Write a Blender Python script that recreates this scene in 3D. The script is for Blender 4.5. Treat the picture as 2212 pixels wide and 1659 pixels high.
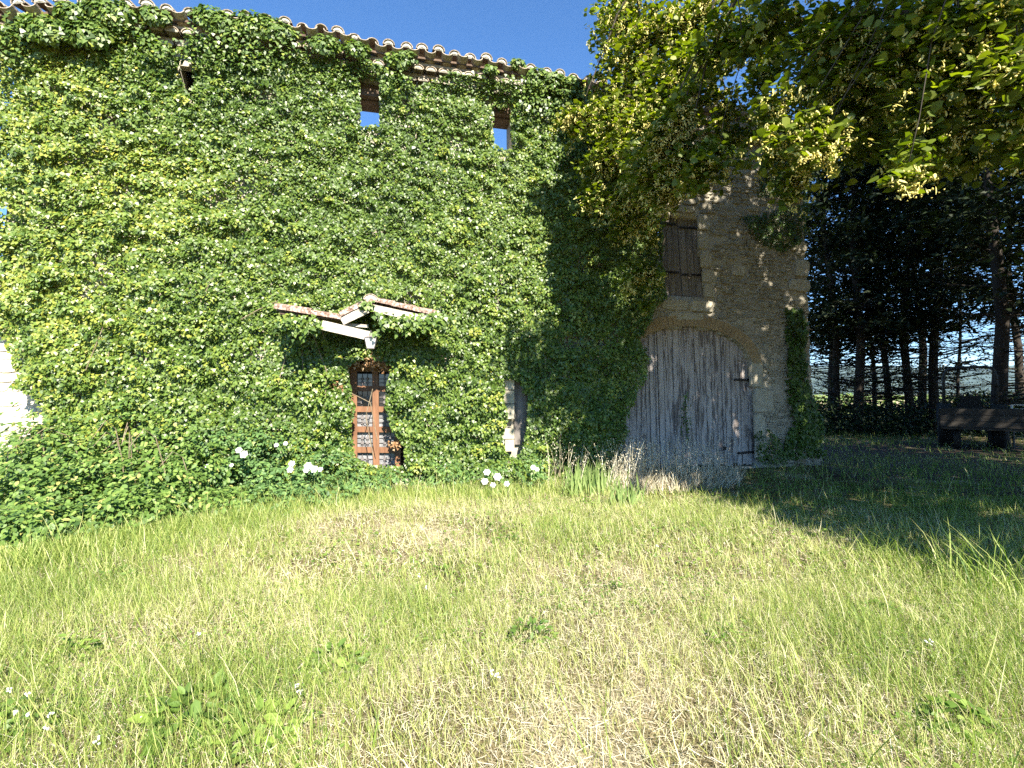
import bpy, math, random
import numpy as np
from mathutils import Vector, Matrix

for o in list(bpy.data.objects):
    bpy.data.objects.remove(o)
scene = bpy.context.scene
COL = scene.collection
rng = np.random.default_rng(11)
random.seed(5)

# ------------------------------------------------------------------ camera
CAM_H, CAM_D = 1.65, 9.14
FPX = 1030.0                       # focal length in pixels of a 2212 px wide picture
YAW = math.radians(12.64)
PITCH = math.radians(1.25)
CAM = np.array([0.0, -CAM_D, CAM_H])
FW0 = np.array([math.sin(YAW), math.cos(YAW), 0.0])
RT = np.array([math.cos(YAW), -math.sin(YAW), 0.0])
FW = FW0 * math.cos(PITCH) + np.array([0, 0, math.sin(PITCH)])
UP = np.cross(RT, FW)
cd = bpy.data.cameras.new('camera')
cam = bpy.data.objects.new('camera', cd)
COL.objects.link(cam)
cd.sensor_width = 36.0
cd.lens = 36.0 * FPX / 2212.0
cd.clip_start, cd.clip_end = 0.05, 20000.0
m = Matrix.Identity(4)
for i in range(3):
    m[i][0], m[i][1], m[i][2], m[i][3] = RT[i], UP[i], -FW[i], CAM[i]
cam.matrix_world = m
scene.camera = cam

# ------------------------------------------------------------------ sky, sun, exposure
SUN_EL = math.radians(40.0)
sh = np.array([0.126, -0.992, 0.0]); sh /= np.linalg.norm(sh)
SUN = sh * math.cos(SUN_EL) + np.array([0, 0, math.sin(SUN_EL)])
w = bpy.data.worlds.new('World')
scene.world = w
w.use_nodes = True
nt = w.node_tree
nt.nodes.clear()
sky = nt.nodes.new('ShaderNodeTexSky')
sky.sky_type = 'NISHITA'
sky.sun_disc = False
sky.sun_elevation = SUN_EL
sky.sun_rotation = math.atan2(sh[0], sh[1])
sky.altitude = 1200.0
sky.air_density = 1.0
sky.dust_density = 0.0
sky.ozone_density = 6.0
bg = nt.nodes.new('ShaderNodeBackground')
bg.inputs['Strength'].default_value = 0.086
wo = nt.nodes.new('ShaderNodeOutputWorld')
hs = nt.nodes.new('ShaderNodeHueSaturation')
hs.inputs['Saturation'].default_value = 1.10
nt.links.new(sky.outputs[0], hs.inputs['Color'])
nt.links.new(hs.outputs[0], bg.inputs['Color'])
nt.links.new(bg.outputs[0], wo.inputs['Surface'])
sl = bpy.data.lights.new('sun', 'SUN')
sl.energy = 5.0
sl.angle = math.radians(0.5)
sl.color = (1.0, 0.93, 0.79)
so = bpy.data.objects.new('sun', sl)
COL.objects.link(so)
so.rotation_euler = Vector(SUN).to_track_quat('Z', 'Y').to_euler()
so.location = (3, -20, 25)
scene.view_settings.view_transform = 'Standard'
scene.view_settings.look = 'None'
scene.view_settings.exposure = 1.82
scene.view_settings.gamma = 1.0
scene.view_settings.use_curve_mapping = False
scene.render.engine = 'CYCLES'
scene.cycles.max_bounces = 6
scene.cycles.diffuse_bounces = 3
scene.cycles.glossy_bounces = 2
scene.cycles.transmission_bounces = 4
scene.cycles.volume_bounces = 0
scene.cycles.transparent_max_bounces = 6
scene.cycles.caustics_reflective = False
scene.cycles.caustics_refractive = False
scene.cycles.sample_clamp_indirect = 4.0
scene.cycles.use_denoising = False


# ------------------------------------------------------------------ geometry helpers
def ray(px, py):
    return RT * ((px - 1106.0) / FPX) + UP * ((829.5 - py) / FPX) + FW


def W(px, py, y=0.0):
    """point of the vertical plane y seen at that place of the photograph"""
    d = ray(px, py)
    return CAM + d * ((y - CAM[1]) / d[1])


def G(px, py, z=0.0):
    d = ray(px, py)
    return CAM + d * ((z - CAM[2]) / d[2])


def A(px, py, depth):
    d = ray(px, py)
    return CAM + d * (depth / np.dot(d, FW0))


def C2W(xc, yc, z=0.0):
    p = CAM + RT * xc + FW0 * yc
    return np.array([p[0], p[1], z])


def hash2(ix, iy, seed):
    h = (ix.astype(np.int64) * 374761393 + iy.astype(np.int64) * 668265263 + seed * 1442695041) & 0xFFFFFFFF
    h = ((h ^ (h >> 13)) * 1274126177) & 0xFFFFFFFF
    h = (h ^ (h >> 16)) & 0xFFFFFF
    return h / float(0xFFFFFF)


def vn(x, y, seed=0):
    x = np.asarray(x, float); y = np.asarray(y, float)
    ix, iy = np.floor(x), np.floor(y)
    fx, fy = x - ix, y - iy
    fx = fx * fx * (3 - 2 * fx); fy = fy * fy * (3 - 2 * fy)
    a = hash2(ix, iy, seed); b = hash2(ix + 1, iy, seed)
    c = hash2(ix, iy + 1, seed); d = hash2(ix + 1, iy + 1, seed)
    return (a * (1 - fx) + b * fx) * (1 - fy) + (c * (1 - fx) + d * fx) * fy


def fbm(x, y, seed=0, oct=3):
    s, a, t = 0, 1.0, 0
    for i in range(oct):
        s = s + a * vn(np.asarray(x) * 2 ** i, np.asarray(y) * 2 ** i, seed + i * 17)
        t += a; a *= 0.5
    return s / t


def inpoly(x, y, poly):
    x = np.asarray(x); y = np.asarray(y)
    r = np.zeros(x.shape, bool)
    n = len(poly)
    for i in range(n):
        x0, y0 = poly[i]; x1, y1 = poly[(i + 1) % n]
        c = ((y0 > y) != (y1 > y)) & (x < (x1 - x0) * (y - y0) / ((y1 - y0) or 1e-9) + x0)
        r ^= c
    return r


def tag(o, label=None, cat=None, group=None, kind=None):
    if label: o['label'] = label
    if cat: o['category'] = cat
    if group: o['group'] = group
    if kind: o['kind'] = kind
    return o


def empty(name, loc, label, cat, group=None):
    o = bpy.data.objects.new(name, None)
    COL.objects.link(o)
    o.location = [float(v) for v in loc]
    o.empty_display_size = 0.2
    tag(o, label, cat, group)
    o['_o'] = 0
    del o['_o']
    return o


ORIGIN = {}


def link(name, me, mat, parent=None, world=True):
    o = bpy.data.objects.new(name, me)
    COL.objects.link(o)
    if mat is not None and len(me.materials) == 0:
        me.materials.append(mat)
    if parent is not None:
        o.parent = parent
        if world:                      # mesh written in world coordinates
            off = Vector((0, 0, 0)); p = parent
            while p is not None:
                off += p.location; p = p.parent
            o.location = -off
    return o


def npmesh(name, V, polys, tint=None, smooth=False):
    """polys: list of (n,k) index arrays"""
    me = bpy.data.meshes.new(name)
    V = np.ascontiguousarray(V, dtype=np.float32)
    me.vertices.add(len(V))
    me.vertices.foreach_set('co', V.ravel())
    idx = np.concatenate([p.ravel() for p in polys]).astype(np.int32)
    tot = np.concatenate([np.full(len(p), p.shape[1], np.int32) for p in polys])
    st = np.concatenate([[0], np.cumsum(tot)[:-1]]).astype(np.int32)
    me.loops.add(len(idx))
    me.loops.foreach_set('vertex_index', idx)
    me.polygons.add(len(tot))
    me.polygons.foreach_set('loop_start', st)
    if smooth:
        me.polygons.foreach_set('use_smooth', np.ones(len(tot), bool))
    if tint is not None:
        at = me.attributes.new('tint', 'FLOAT', 'POINT')
        at.data.foreach_set('value', np.ascontiguousarray(tint, dtype=np.float32))
    me.update(calc_edges=True)
    me.validate(verbose=False)
    return me


def norm(v):
    return v / (np.linalg.norm(v, axis=-1, keepdims=True) + 1e-9)


def frames(n, d):
    z = norm(n)
    y = norm(d - (d * z).sum(-1, keepdims=True) * z)
    x = np.cross(y, z)
    return x, y, z


class Scatter:
    """collects copies of small templates into one mesh"""
    def __init__(self):
        self.V, self.P3, self.P4, self.T, self.n = [], [], [], [], 0

    def add(self, tv, tf, pos, n, d, sx, sy, tint, sz=None):
        N = len(pos)
        if N == 0: return
        tv = np.asarray(tv, float); k = len(tv)
        x, y, z = frames(n, d)
        sx = np.broadcast_to(sx, (N,)); sy = np.broadcast_to(sy, (N,))
        sz = sy if sz is None else np.broadcast_to(sz, (N,))
        v = (pos[:, None, :] + x[:, None, :] * (tv[None, :, 0] * sx[:, None])[..., None]
             + y[:, None, :] * (tv[None, :, 1] * sy[:, None])[..., None]
             + z[:, None, :] * (tv[None, :, 2] * sz[:, None])[..., None])
        self.V.append(v.reshape(-1, 3))
        off = self.n + np.arange(N)[:, None, None] * k
        for f in (tf if isinstance(tf, list) else [tf]):
            f = np.asarray(f)
            q = (f[None] + off).reshape(-1, f.shape[1])
            (self.P4 if f.shape[1] == 4 else self.P3).append(q)
        self.T.append(np.repeat(np.broadcast_to(tint, (N,)), k))
        self.n += N * k

    def raw(self, V, quads, tint):
        self.V.append(np.asarray(V, float)); self.P4.append(np.asarray(quads) + self.n)
        self.T.append(np.full(len(V), tint)); self.n += len(V)

    def mesh(self, name, smooth=False):
        polys = []
        if self.P3: polys.append(np.concatenate(self.P3))
        if self.P4: polys.append(np.concatenate(self.P4))
        return npmesh(name, np.concatenate(self.V), polys, np.concatenate(self.T), smooth)


IVY_V = [(0, 0, 0), (-.5, .12, -.05), (-.3, .5, -.06), (0, 1, -.10), (.3, .5, -.06), (.5, .12, -.05)]
LEAF_F = np.array([[0, 3, 2, 1], [0, 5, 4, 3]])
LIME_V = [(0, 0, 0), (-.44, .10, -.14), (-.42, .60, -.17), (0, 1, -.2), (.44, .64, -.10), (.46, .12, -.06)]
OVAL_V = [(0, 0, 0), (-.25, .25, .03), (-.27, .65, -.0), (0, 1, -.10), (.27, .65, 0), (.25, .25, .03)]
BLADE_V = [(-.5, 0, 0), (.5, 0, 0), (.42, .45, .05), (-.42, .45, .05), (.28, .78, .18), (-.28, .78, .18), (0, 1, .36)]
BLADE_F = [np.array([[0, 1, 2, 3], [3, 2, 4, 5]]), np.array([[5, 4, 6]])]
STRAW_V = [(-.5, 0, 0), (.5, 0, 0), (.35, 1, 0), (-.35, 1, 0)]
STRAW_F = np.array([[0, 1, 2, 3]])
LEAF1_V = [(0, 0, 0), (-.45, .36, -.05), (0, 1, -.12), (.45, .36, -.05)]
SHORT_V = [(-.5, 0, 0), (.5, 0, 0), (.38, .55, .08), (-.38, .55, .08), (0, 1, .3)]
SHORT_F = [np.array([[0, 1, 2, 3]]), np.array([[3, 2, 4]])]
TET_V = [(0, 0, .6), (.55, 0, -.3), (-.28, .48, -.3), (-.28, -.48, -.3)]
TET_F = np.array([[0, 1, 2], [0, 2, 3], [0, 3, 1], [1, 3, 2]])
NEED_V = [(0, 0, 0), (-.5, .35, .04), (0, 1, -.08), (.5, .35, .04)]
NEED_F = np.array([[0, 3, 2, 1]])
OCT_V = [(0, 0, .5), (.5, 0, 0), (0, .5, 0), (-.5, 0, 0), (0, -.5, 0), (0, 0, -.5)]
OCT_F = np.array([[0, 1, 2], [0, 2, 3], [0, 3, 4], [0, 4, 1], [5, 2, 1], [5, 3, 2], [5, 4, 3], [5, 1, 4]])


class MB:
    """small hand-built meshes"""
    def __init__(self): self.v, self.f, self.mi = [], [], []

    def quadbox(self, front, back, mi=0):
        """prism between two equal polygons (lists of points)"""
        n = len(front); b = len(self.v)
        self.v += [tuple(float(c) for c in p) for p in front] + [tuple(float(c) for c in p) for p in back]
        self.f.append(tuple(range(b, b + n))); self.f.append(tuple(range(b + 2 * n - 1, b + n - 1, -1)))
        for i in range(n):
            j = (i + 1) % n
            self.f.append((b + i, b + n + i, b + n + j, b + j))
        self.mi += [mi] * (n + 2)

    def box(self, c, s, rot=None, mi=0):
        c = np.asarray(c, float); s = np.asarray(s, float) / 2
        pts = [np.array([x, y, z]) * s for y in (-1, 1) for (x, z) in ((-1, -1), (1, -1), (1, 1), (-1, 1))]
        if rot is not None:
            R = np.array(rot)
            pts = [R @ p for p in pts]
        pts = [p + c for p in pts]
        self.quadbox(pts[:4], pts[4:], mi)

    def beam(self, a, b, w, h, mi=0, up=(0, 0, 1)):
        a = np.asarray(a, float); b = np.asarray(b, float)
        d = b - a; L = np.linalg.norm(d); d /= L
        s = np.cross(d, np.asarray(up, float))
        if np.linalg.norm(s) < 1e-3: s = np.array([1.0, 0, 0])
        s /= np.linalg.norm(s); u = np.cross(s, d)
        q = [s * w / 2 * i + u * h / 2 * j for i, j in ((-1, -1), (1, -1), (1, 1), (-1, 1))]
        self.quadbox([a + k for k in q], [b + k for k in q], mi)

    def tube(self, pts, rad, sides=6, mi=0, caps=True):
        pts = [np.asarray(p, float) for p in pts]
        if np.isscalar(rad): rad = [rad] * len(pts)
        b = len(self.v); n = len(pts); prev = None
        for i, p in enumerate(pts):
            d = pts[min(i + 1, n - 1)] - pts[max(i - 1, 0)]
            d = d / (np.linalg.norm(d) + 1e-9)
            if prev is None:
                r = np.array([1.0, 0, 0]) if abs(d[0]) < .8 else np.array([0, 1.0, 0])
                s = np.cross(d, r)
            else:
                s = prev - d * np.dot(prev, d)
            s /= np.linalg.norm(s) + 1e-9; prev = s
            u = np.cross(d, s)
            for k in range(sides):
                a = 2 * math.pi * k / sides
                self.v.append(tuple(p + (s * math.cos(a) + u * math.sin(a)) * rad[i]))
        for i in range(n - 1):
            for k in range(sides):
                k2 = (k + 1) % sides
                self.f.append((b + i * sides + k, b + i * sides + k2, b + (i + 1) * sides + k2, b + (i + 1) * sides + k))
                self.mi.append(mi)
        if caps:
            self.f.append(tuple(b + k for k in range(sides - 1, -1, -1)))
            self.f.append(tuple(b + (n - 1) * sides + k for k in range(sides)))
            self.mi += [mi, mi]

    def mesh(self, name, mats=(), smooth=False):
        me = bpy.data.meshes.new(name)
        me.from_pydata(self.v, [], self.f)
        for mm in mats: me.materials.append(mm)
        if any(self.mi): me.polygons.foreach_set('material_index', self.mi)
        if smooth: me.polygons.foreach_set('use_smooth', [True] * len(self.f))
        me.update()
        return me

    def build(self, name, mat, parent=None, smooth=False):
        mats = mat if isinstance(mat, (list, tuple)) else [mat]
        return link(name, self.mesh(name, mats, smooth), None, parent)


# ------------------------------------------------------------------ materials
def mat_new(name):
    mt = bpy.data.materials.new(name)
    mt.use_nodes = True
    n = mt.node_tree.nodes; l = mt.node_tree.links
    n.clear()
    out = n.new('ShaderNodeOutputMaterial')
    b = n.new('ShaderNodeBsdfPrincipled')
    l.new(b.outputs[0], out.inputs['Surface'])
    return mt, n, l, b, out


def ramp(n, stops):
    r = n.new('ShaderNodeValToRGB')
    e = r.color_ramp.elements
    while len(e) < len(stops): e.new(0.5)
    for i, (p, c) in enumerate(stops):
        e[i].position = p; e[i].color = (*c, 1)
    return r


def leaf_mat(name, stops, rough=0.45, spec=0.5, trans=0.3, tcol=(0.35, 0.5, 0.05)):
    mt, n, l, b, out = mat_new(name)
    at = n.new('ShaderNodeAttribute'); at.attribute_name = 'tint'
    r = ramp(n, stops)
    l.new(at.outputs['Fac'], r.inputs[0])
    l.new(r.outputs[0], b.inputs['Base Color'])
    b.inputs['Roughness'].default_value = rough
    b.inputs['Specular IOR Level'].default_value = spec
    if trans > 0:
        t = n.new('ShaderNodeBsdfTranslucent')
        mx = n.new('ShaderNodeMix'); mx.data_type = 'RGBA'; mx.blend_type = 'MULTIPLY'
        mx.inputs[0].default_value = 1.0
        l.new(r.outputs[0], mx.inputs[6]); mx.inputs[7].default_value = (*[c * 3 for c in tcol], 1)
        l.new(mx.outputs[2], t.inputs['Color'])
        ms = n.new('ShaderNodeMixShader'); ms.inputs[0].default_value = trans
        l.new(b.outputs[0], ms.inputs[1]); l.new(t.outputs[0], ms.inputs[2])
        l.new(ms.outputs[0], out.inputs['Surface'])
    return mt


def noise_mat(name, stops, scale=4.0, detail=8.0, rough=0.9, bump=0.0, bscale=30.0, stretch=(1, 1, 1), spec=0.3,
              coord='Object', second=None):
    mt, n, l, b, out = mat_new(name)
    tc = n.new('ShaderNodeTexCoord'); mp = n.new('ShaderNodeMapping')
    mp.inputs['Scale'].default_value = stretch
    l.new(tc.outputs[coord], mp.inputs[0])
    if coord == 'Object':
        oi = n.new('ShaderNodeObjectInfo')
        va = n.new('ShaderNodeVectorMath'); va.operation = 'SCALE'
        cb = n.new('ShaderNodeCombineXYZ')
        for k in range(3): l.new(oi.outputs['Random'], cb.inputs[k])
        va.inputs['Scale'].default_value = 37.0
        l.new(cb.outputs[0], va.inputs[0])
        l.new(va.outputs[0], mp.inputs['Location'])
    nz = n.new('ShaderNodeTexNoise')
    nz.inputs['Scale'].default_value = scale; nz.inputs['Detail'].default_value = detail
    nz.inputs['Roughness'].default_value = 0.65
    l.new(mp.outputs[0], nz.inputs['Vector'])
    r = ramp(n, stops)
    l.new(nz.outputs['Fac'], r.inputs[0])
    col = r.outputs[0]
    if second:
        sc2, st2, amt = second
        n2 = n.new('ShaderNodeTexNoise'); n2.inputs['Scale'].default_value = sc2; n2.inputs['Detail'].default_value = 6
        l.new(mp.outputs[0], n2.inputs['Vector'])
        r2 = ramp(n, st2); l.new(n2.outputs['Fac'], r2.inputs[0])
        mx = n.new('ShaderNodeMix'); mx.data_type = 'RGBA'; mx.blend_type = 'MULTIPLY'; mx.inputs[0].default_value = amt
        l.new(col, mx.inputs[6]); l.new(r2.outputs[0], mx.inputs[7]); col = mx.outputs[2]
    l.new(col, b.inputs['Base Color'])
    b.inputs['Roughness'].default_value = rough
    b.inputs['Specular IOR Level'].default_value = spec
    if bump:
        n3 = n.new('ShaderNodeTexNoise'); n3.inputs['Scale'].default_value = bscale; n3.inputs['Detail'].default_value = 6
        l.new(mp.outputs[0], n3.inputs['Vector'])
        bp = n.new('ShaderNodeBump'); bp.inputs['Strength'].default_value = bump; bp.inputs['Distance'].default_value = 0.02
        l.new(n3.outputs['Fac'], bp.inputs['Height']); l.new(bp.outputs[0], b.inputs['Normal'])
    return mt


M = {}
M['ivy'] = leaf_mat('ivy_leaf', [(0, (.035, .066, .012)), (.35, (.080, .14, .022)), (.65, (.155, .225, .04)), (.88, (.25, .29, .045)), (1, (.48, .40, .06))],
                    rough=.42, spec=.55, trans=.25)
M['lime'] = leaf_mat('lime_leaf', [(0, (.055, .085, .010)), (.5, (.13, .175, .016)), (1, (.25, .28, .03))], rough=.5, spec=.4, trans=.42, tcol=(.42, .46, .08))
M['limeflower'] = leaf_mat('lime_blossom', [(0, (.58, .50, .12)), (1, (.80, .74, .30))], rough=.7, spec=.2, trans=.3, tcol=(.35, .32, .15))
M['grass'] = leaf_mat('grass_blade', [(0, (.68, .62, .43)), (.25, (.50, .48, .22)), (.5, (.33, .37, .10)), (.8, (.18, .26, .05)), (1, (.08, .15, .03))],
                      rough=.55, spec=.35, trans=.3)
M['straw'] = leaf_mat('dry_straw', [(0, (.20, .15, .09)), (.4, (.46, .40, .27)), (1, (.74, .69, .55))], rough=.7, spec=.3, trans=.1, tcol=(.3, .28, .2))
M['bramble'] = leaf_mat('bramble_leaf', [(0, (.04, .085, .02)), (.6, (.12, .20, .04)), (.92, (.21, .29, .07)), (1, (.34, .32, .1))], rough=.5, spec=.4, trans=.25)
M['rose'] = leaf_mat('rose_leaf', [(0, (.05, .105, .035)), (.7, (.115, .205, .06)), (1, (.2, .29, .08))], rough=.5, spec=.4, trans=.25)
M['petal'] = leaf_mat('white_petal', [(0, (.75, .74, .70)), (1, (.85, .84, .82))], rough=.7, spec=.2, trans=.2, tcol=(.33, .33, .33))
M['iris'] = leaf_mat('iris_leaf', [(0, (.13, .20, .06)), (1, (.30, .38, .14))], rough=.45, spec=.4, trans=.2)
M['weed'] = leaf_mat('weed_leaf', [(0, (.05, .10, .02)), (.6, (.12, .20, .035)), (1, (.22, .30, .06))], rough=.5, spec=.4, trans=.3)
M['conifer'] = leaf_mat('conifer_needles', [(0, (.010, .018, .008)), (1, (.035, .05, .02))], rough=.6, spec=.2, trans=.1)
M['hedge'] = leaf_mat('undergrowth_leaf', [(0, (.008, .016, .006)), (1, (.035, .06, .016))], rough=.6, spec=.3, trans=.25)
M['deadleaf'] = leaf_mat('dead_ivy_leaf', [(0, (.14, .07, .03)), (.6, (.30, .17, .08)), (1, (.5, .36, .22))], rough=.7, spec=.2, trans=.2, tcol=(.3, .25, .15))
M['bark'] = noise_mat('bark', [(.3, (.035, .028, .02)), (.7, (.10, .085, .065))], 6, bump=.6, bscale=20, stretch=(1, 1, .25))
M['darkbark'] = noise_mat('conifer_bark', [(.3, (.018, .014, .011)), (.7, (.05, .04, .032))], 6, bump=.6, bscale=20, stretch=(1, 1, .25))
M['vine'] = noise_mat('vine_stem', [(.3, (.12, .085, .05)), (.7, (.33, .27, .19))], 12)
M['mortar'] = noise_mat('lime_mortar', [(.25, (.25, .22, .17)), (.5, (.40, .36, .285)), (.8, (.52, .475, .385))], 2.2, bump=.9, bscale=9,
                        coord='Generated' if False else 'Object', second=(25, [(.3, (.55, .55, .55)), (.6, (1, 1, 1))], .7))
M['stone'] = noise_mat('rubble_stone', [(.25, (.17, .15, .115)), (.5, (.36, .325, .25)), (.8, (.52, .475, .375))], 1.6, bump=.6, bscale=22,
                       second=(18, [(.3, (.6, .58, .55)), (.65, (1, 1, 1))], .8))
M['dressed'] = noise_mat('dressed_limestone', [(.3, (.37, .33, .25)), (.7, (.50, .455, .36))], 3, bump=.35, bscale=25,
                         second=(9, [(.3, (.72, .7, .66)), (.6, (1, 1, 1))], .7))
M['plaster'] = noise_mat('pale_limestone', [(.3, (.50, .44, .34)), (.7, (.66, .61, .51))], 4, bump=.5, bscale=18,
                         second=(11, [(.28, (.6, .5, .38)), (.5, (1, 1, 1))], .8))
M['brick'] = noise_mat('arch_brick', [(.25, (.24, .17, .095)), (.75, (.42, .305, .17))], 5, bump=.4, bscale=40)
M['tile'] = noise_mat('canal_tile', [(.25, (.20, .155, .115)), (.5, (.36, .30, .23)), (.8, (.52, .46, .38))], 9, bump=.5, bscale=45,
                      second=(28, [(.35, (.45, .43, .4)), (.55, (1, 1, 1))], .75))
M['redtile'] = noise_mat('old_red_tile', [(.30, (.09, .055, .04)), (.48, (.27, .18, .14)), (.70, (.60, .53, .46))], 22, bump=.5, bscale=45,
                         second=(34, [(.38, (.3, .27, .25)), (.58, (1, 1, 1))], .8))
M['tilemortar'] = noise_mat('tile_mortar', [(.3, (.45, .41, .34)), (.7, (.64, .6, .52))], 12, bump=.5, bscale=30)
M['greywood'] = noise_mat('weathered_grey_wood', [(.30, (.13, .11, .10)), (.46, (.38, .335, .315)), (.75, (.54, .485, .46))], 3.4, detail=10, bump=.5, bscale=16,
                          stretch=(2.6, 2.6, .33), second=(5.5, [(.41, (.28, .25, .24)), (.47, (1, 1, 1))], .8))
M['shutterwood'] = noise_mat('shutter_wood', [(.3, (.11, .095, .085)), (.7, (.28, .25, .23))], 4, detail=9, bump=.4, bscale=16, stretch=(2.6, 2.6, .33))
M['palewood'] = noise_mat('bleached_wood', [(.3, (.20, .17, .14)), (.5, (.42, .38, .32)), (.75, (.60, .56, .49))], 9, detail=10, bump=.5, bscale=30, stretch=(.35, 1, 1.6))
M['lintelwood'] = noise_mat('lintel_wood', [(.3, (.06, .04, .028)), (.7, (.17, .115, .08))], 6, bump=.5, bscale=24, stretch=(1, 1, .5))
M['redwood'] = noise_mat('red_brown_wood', [(.3, (.11, .05, .026)), (.7, (.25, .125, .066))], 5, bump=.3, bscale=20, stretch=(3, 3, .4), rough=.65)
M['iron'] = noise_mat('black_iron', [(.3, (.012, .011, .011)), (.7, (.035, .03, .028))], 10, rough=.6)
M['greyiron'] = noise_mat('grey_painted_iron', [(.3, (.10, .09, .09)), (.7, (.2, .18, .18))], 10, rough=.6)
M['dark'] = noise_mat('dark_interior', [(.3, (.015, .012, .01)), (.7, (.03, .025, .02))], 3)
M['machine'] = noise_mat('dull_paint', [(.3, (.02, .022, .022)), (.7, (.05, .048, .042))], 3, rough=.55)
M['rubber'] = noise_mat('tyre_rubber', [(.3, (.015, .015, .015)), (.7, (.03, .03, .03))], 8, rough=.85)
M['trailerwood'] = noise_mat('old_trailer_boards', [(.3, (.03, .026, .022)), (.7, (.08, .07, .06))], 6, stretch=(.3, 1, 1))
M['white'] = noise_mat('white_paint', [(.3, (.62, .62, .6)), (.7, (.8, .8, .78))], 3, rough=.5)


def glass_mat(name, col, rough=.08):
    mt, n, l, b, out = mat_new(name)
    b.inputs['Base Color'].default_value = (*col, 1)
    b.inputs['Roughness'].default_value = rough
    b.inputs['Specular IOR Level'].default_value = .7
    return mt


M['pane'] = glass_mat('dark_pane', (.02, .02, .022))
M['lace'] = noise_mat('dusty_pane', [(.3, (.11, .11, .115)), (.55, (.22, .22, .23)), (.75, (.36, .36, .37))], 14, rough=.25)  # mottled pale grey of the lower panes


def frost():
    mt, n, l, b, out = mat_new('frosted_lantern_glass')
    b.inputs['Base Color'].default_value = (.8, .8, .8, 1)
    b.inputs['Roughness'].default_value = .35
    t = n.new('ShaderNodeBsdfTranslucent'); t.inputs[0].default_value = (.8, .8, .8, 1)
    ms = n.new('ShaderNodeMixShader'); ms.inputs[0].default_value = .35
    l.new(b.outputs[0], ms.inputs[1]); l.new(t.outputs[0], ms.inputs[2]); l.new(ms.outputs[0], out.inputs[0])
    return mt


M['frost'] = frost()


def ground_mat():
    mt, n, l, b, out = mat_new('dry_meadow_ground')
    tc = n.new('ShaderNodeTexCoord')
    n1 = n.new('ShaderNodeTexNoise'); n1.inputs['Scale'].default_value = 1.1; n1.inputs['Detail'].default_value = 8
    n2 = n.new('ShaderNodeTexNoise'); n2.inputs['Scale'].default_value = 60; n2.inputs['Detail'].default_value = 8
    l.new(tc.outputs['Object'], n1.inputs['Vector']); l.new(tc.outputs['Object'], n2.inputs['Vector'])
    r1 = ramp(n, [(.3, (.10, .085, .04)), (.5, (.20, .165, .085)), (.7, (.40, .345, .23))])
    r2 = ramp(n, [(.3, (.35, .33, .3)), (.6, (1, 1, 1))])
    l.new(n1.outputs['Fac'], r1.inputs[0]); l.new(n2.outputs['Fac'], r2.inputs[0])
    mx = n.new('ShaderNodeMix'); mx.data_type = 'RGBA'; mx.blend_type = 'MULTIPLY'; mx.inputs[0].default_value = .85
    l.new(r1.outputs[0], mx.inputs[6]); l.new(r2.outputs[0], mx.inputs[7])
    l.new(mx.outputs[2], b.inputs['Base Color'])
    b.inputs['Roughness'].default_value = .95
    b.inputs['Specular IOR Level'].default_value = .1
    bp = n.new('ShaderNodeBump'); bp.inputs['Strength'].default_value = .8; bp.inputs['Distance'].default_value = .03
    l.new(n2.outputs['Fac'], bp.inputs['Height']); l.new(bp.outputs[0], b.inputs['Normal'])
    return mt


M['ground'] = ground_mat()
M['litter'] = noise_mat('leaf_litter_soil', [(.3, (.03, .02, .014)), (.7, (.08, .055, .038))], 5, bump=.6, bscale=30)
M['tanfield'] = noise_mat('stubble_field', [(.3, (.42, .31, .19)), (.7, (.55, .43, .28))], .2)
M['greenfield'] = noise_mat('green_field', [(.3, (.14, .19, .05)), (.7, (.24, .28, .09))], .3)
M['hill'] = noise_mat('wooded_hill', [(.3, (.035, .055, .03)), (.7, (.075, .10, .05))], .004, detail=10)


# ------------------------------------------------------------------ ground, far fields, hills
def gz(x, y):
    """height of the meadow"""
    x = np.asarray(x, float); y = np.asarray(y, float)
    near = np.exp(-((x / 18) ** 2 + ((y + 3) / 14) ** 2))
    return near * (0.10 * (fbm(x * .45, y * .45, 3) - .5) + .03 * (vn(x * 2.3, y * 2.3, 9) - .5))


def axis(core0, core1, step, far):
    a = list(np.arange(core0, core1 + 1e-6, step))
    s = step
    p, q = core1, core0
    lo, hi = [], []
    while p < far:
        s *= 1.35; p += s; q -= s
        hi.append(p); lo.append(q)
    return np.array(lo[::-1] + a + hi)


gx = axis(-14, 26, .25, 9000); gy = axis(-14, 14, .25, 9000)
X, Y = np.meshgrid(gx, gy)
Z = gz(X, Y)
V = np.stack([X, Y, Z], -1).reshape(-1, 3)
ny, nx = X.shape
idx = np.arange(nx * ny).reshape(ny, nx)
F = np.stack([idx[:-1, :-1], idx[:-1, 1:], idx[1:, 1:], idx[1:, :-1]], -1).reshape(-1, 4)
g = link('ground', npmesh('ground', V, [F], smooth=True), M['ground'])
tag(g, 'dry grassy meadow ground in front of the farmhouse', kind='structure')


def sheet(name, pts, z, mat, label):
    mb = MB()
    mb.v = [(p[0], p[1], z) for p in pts]; mb.f = [tuple(range(len(pts)))]; mb.mi = [0]
    o = mb.build(name, mat)
    return tag(o, label, kind='structure')


far = lambda xc, yc: C2W(xc, yc)
sheet('field', [far(-20, 24), far(90, 24), far(160, 48), far(-20, 48)], .03, M['greenfield'], 'green field strip just behind the row of conifers')
sheet('field', [far(-60, 48.5), far(190, 48.5), far(420, 130), far(-60, 130)], .03, M['tanfield'], 'bare tan field seen between the conifer trunks')
sheet('field', [far(-200, 131), far(450, 131), far(1800, 900), far(-200, 900)], .03, M['greenfield'], 'far green plain below the blue hills')

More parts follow.
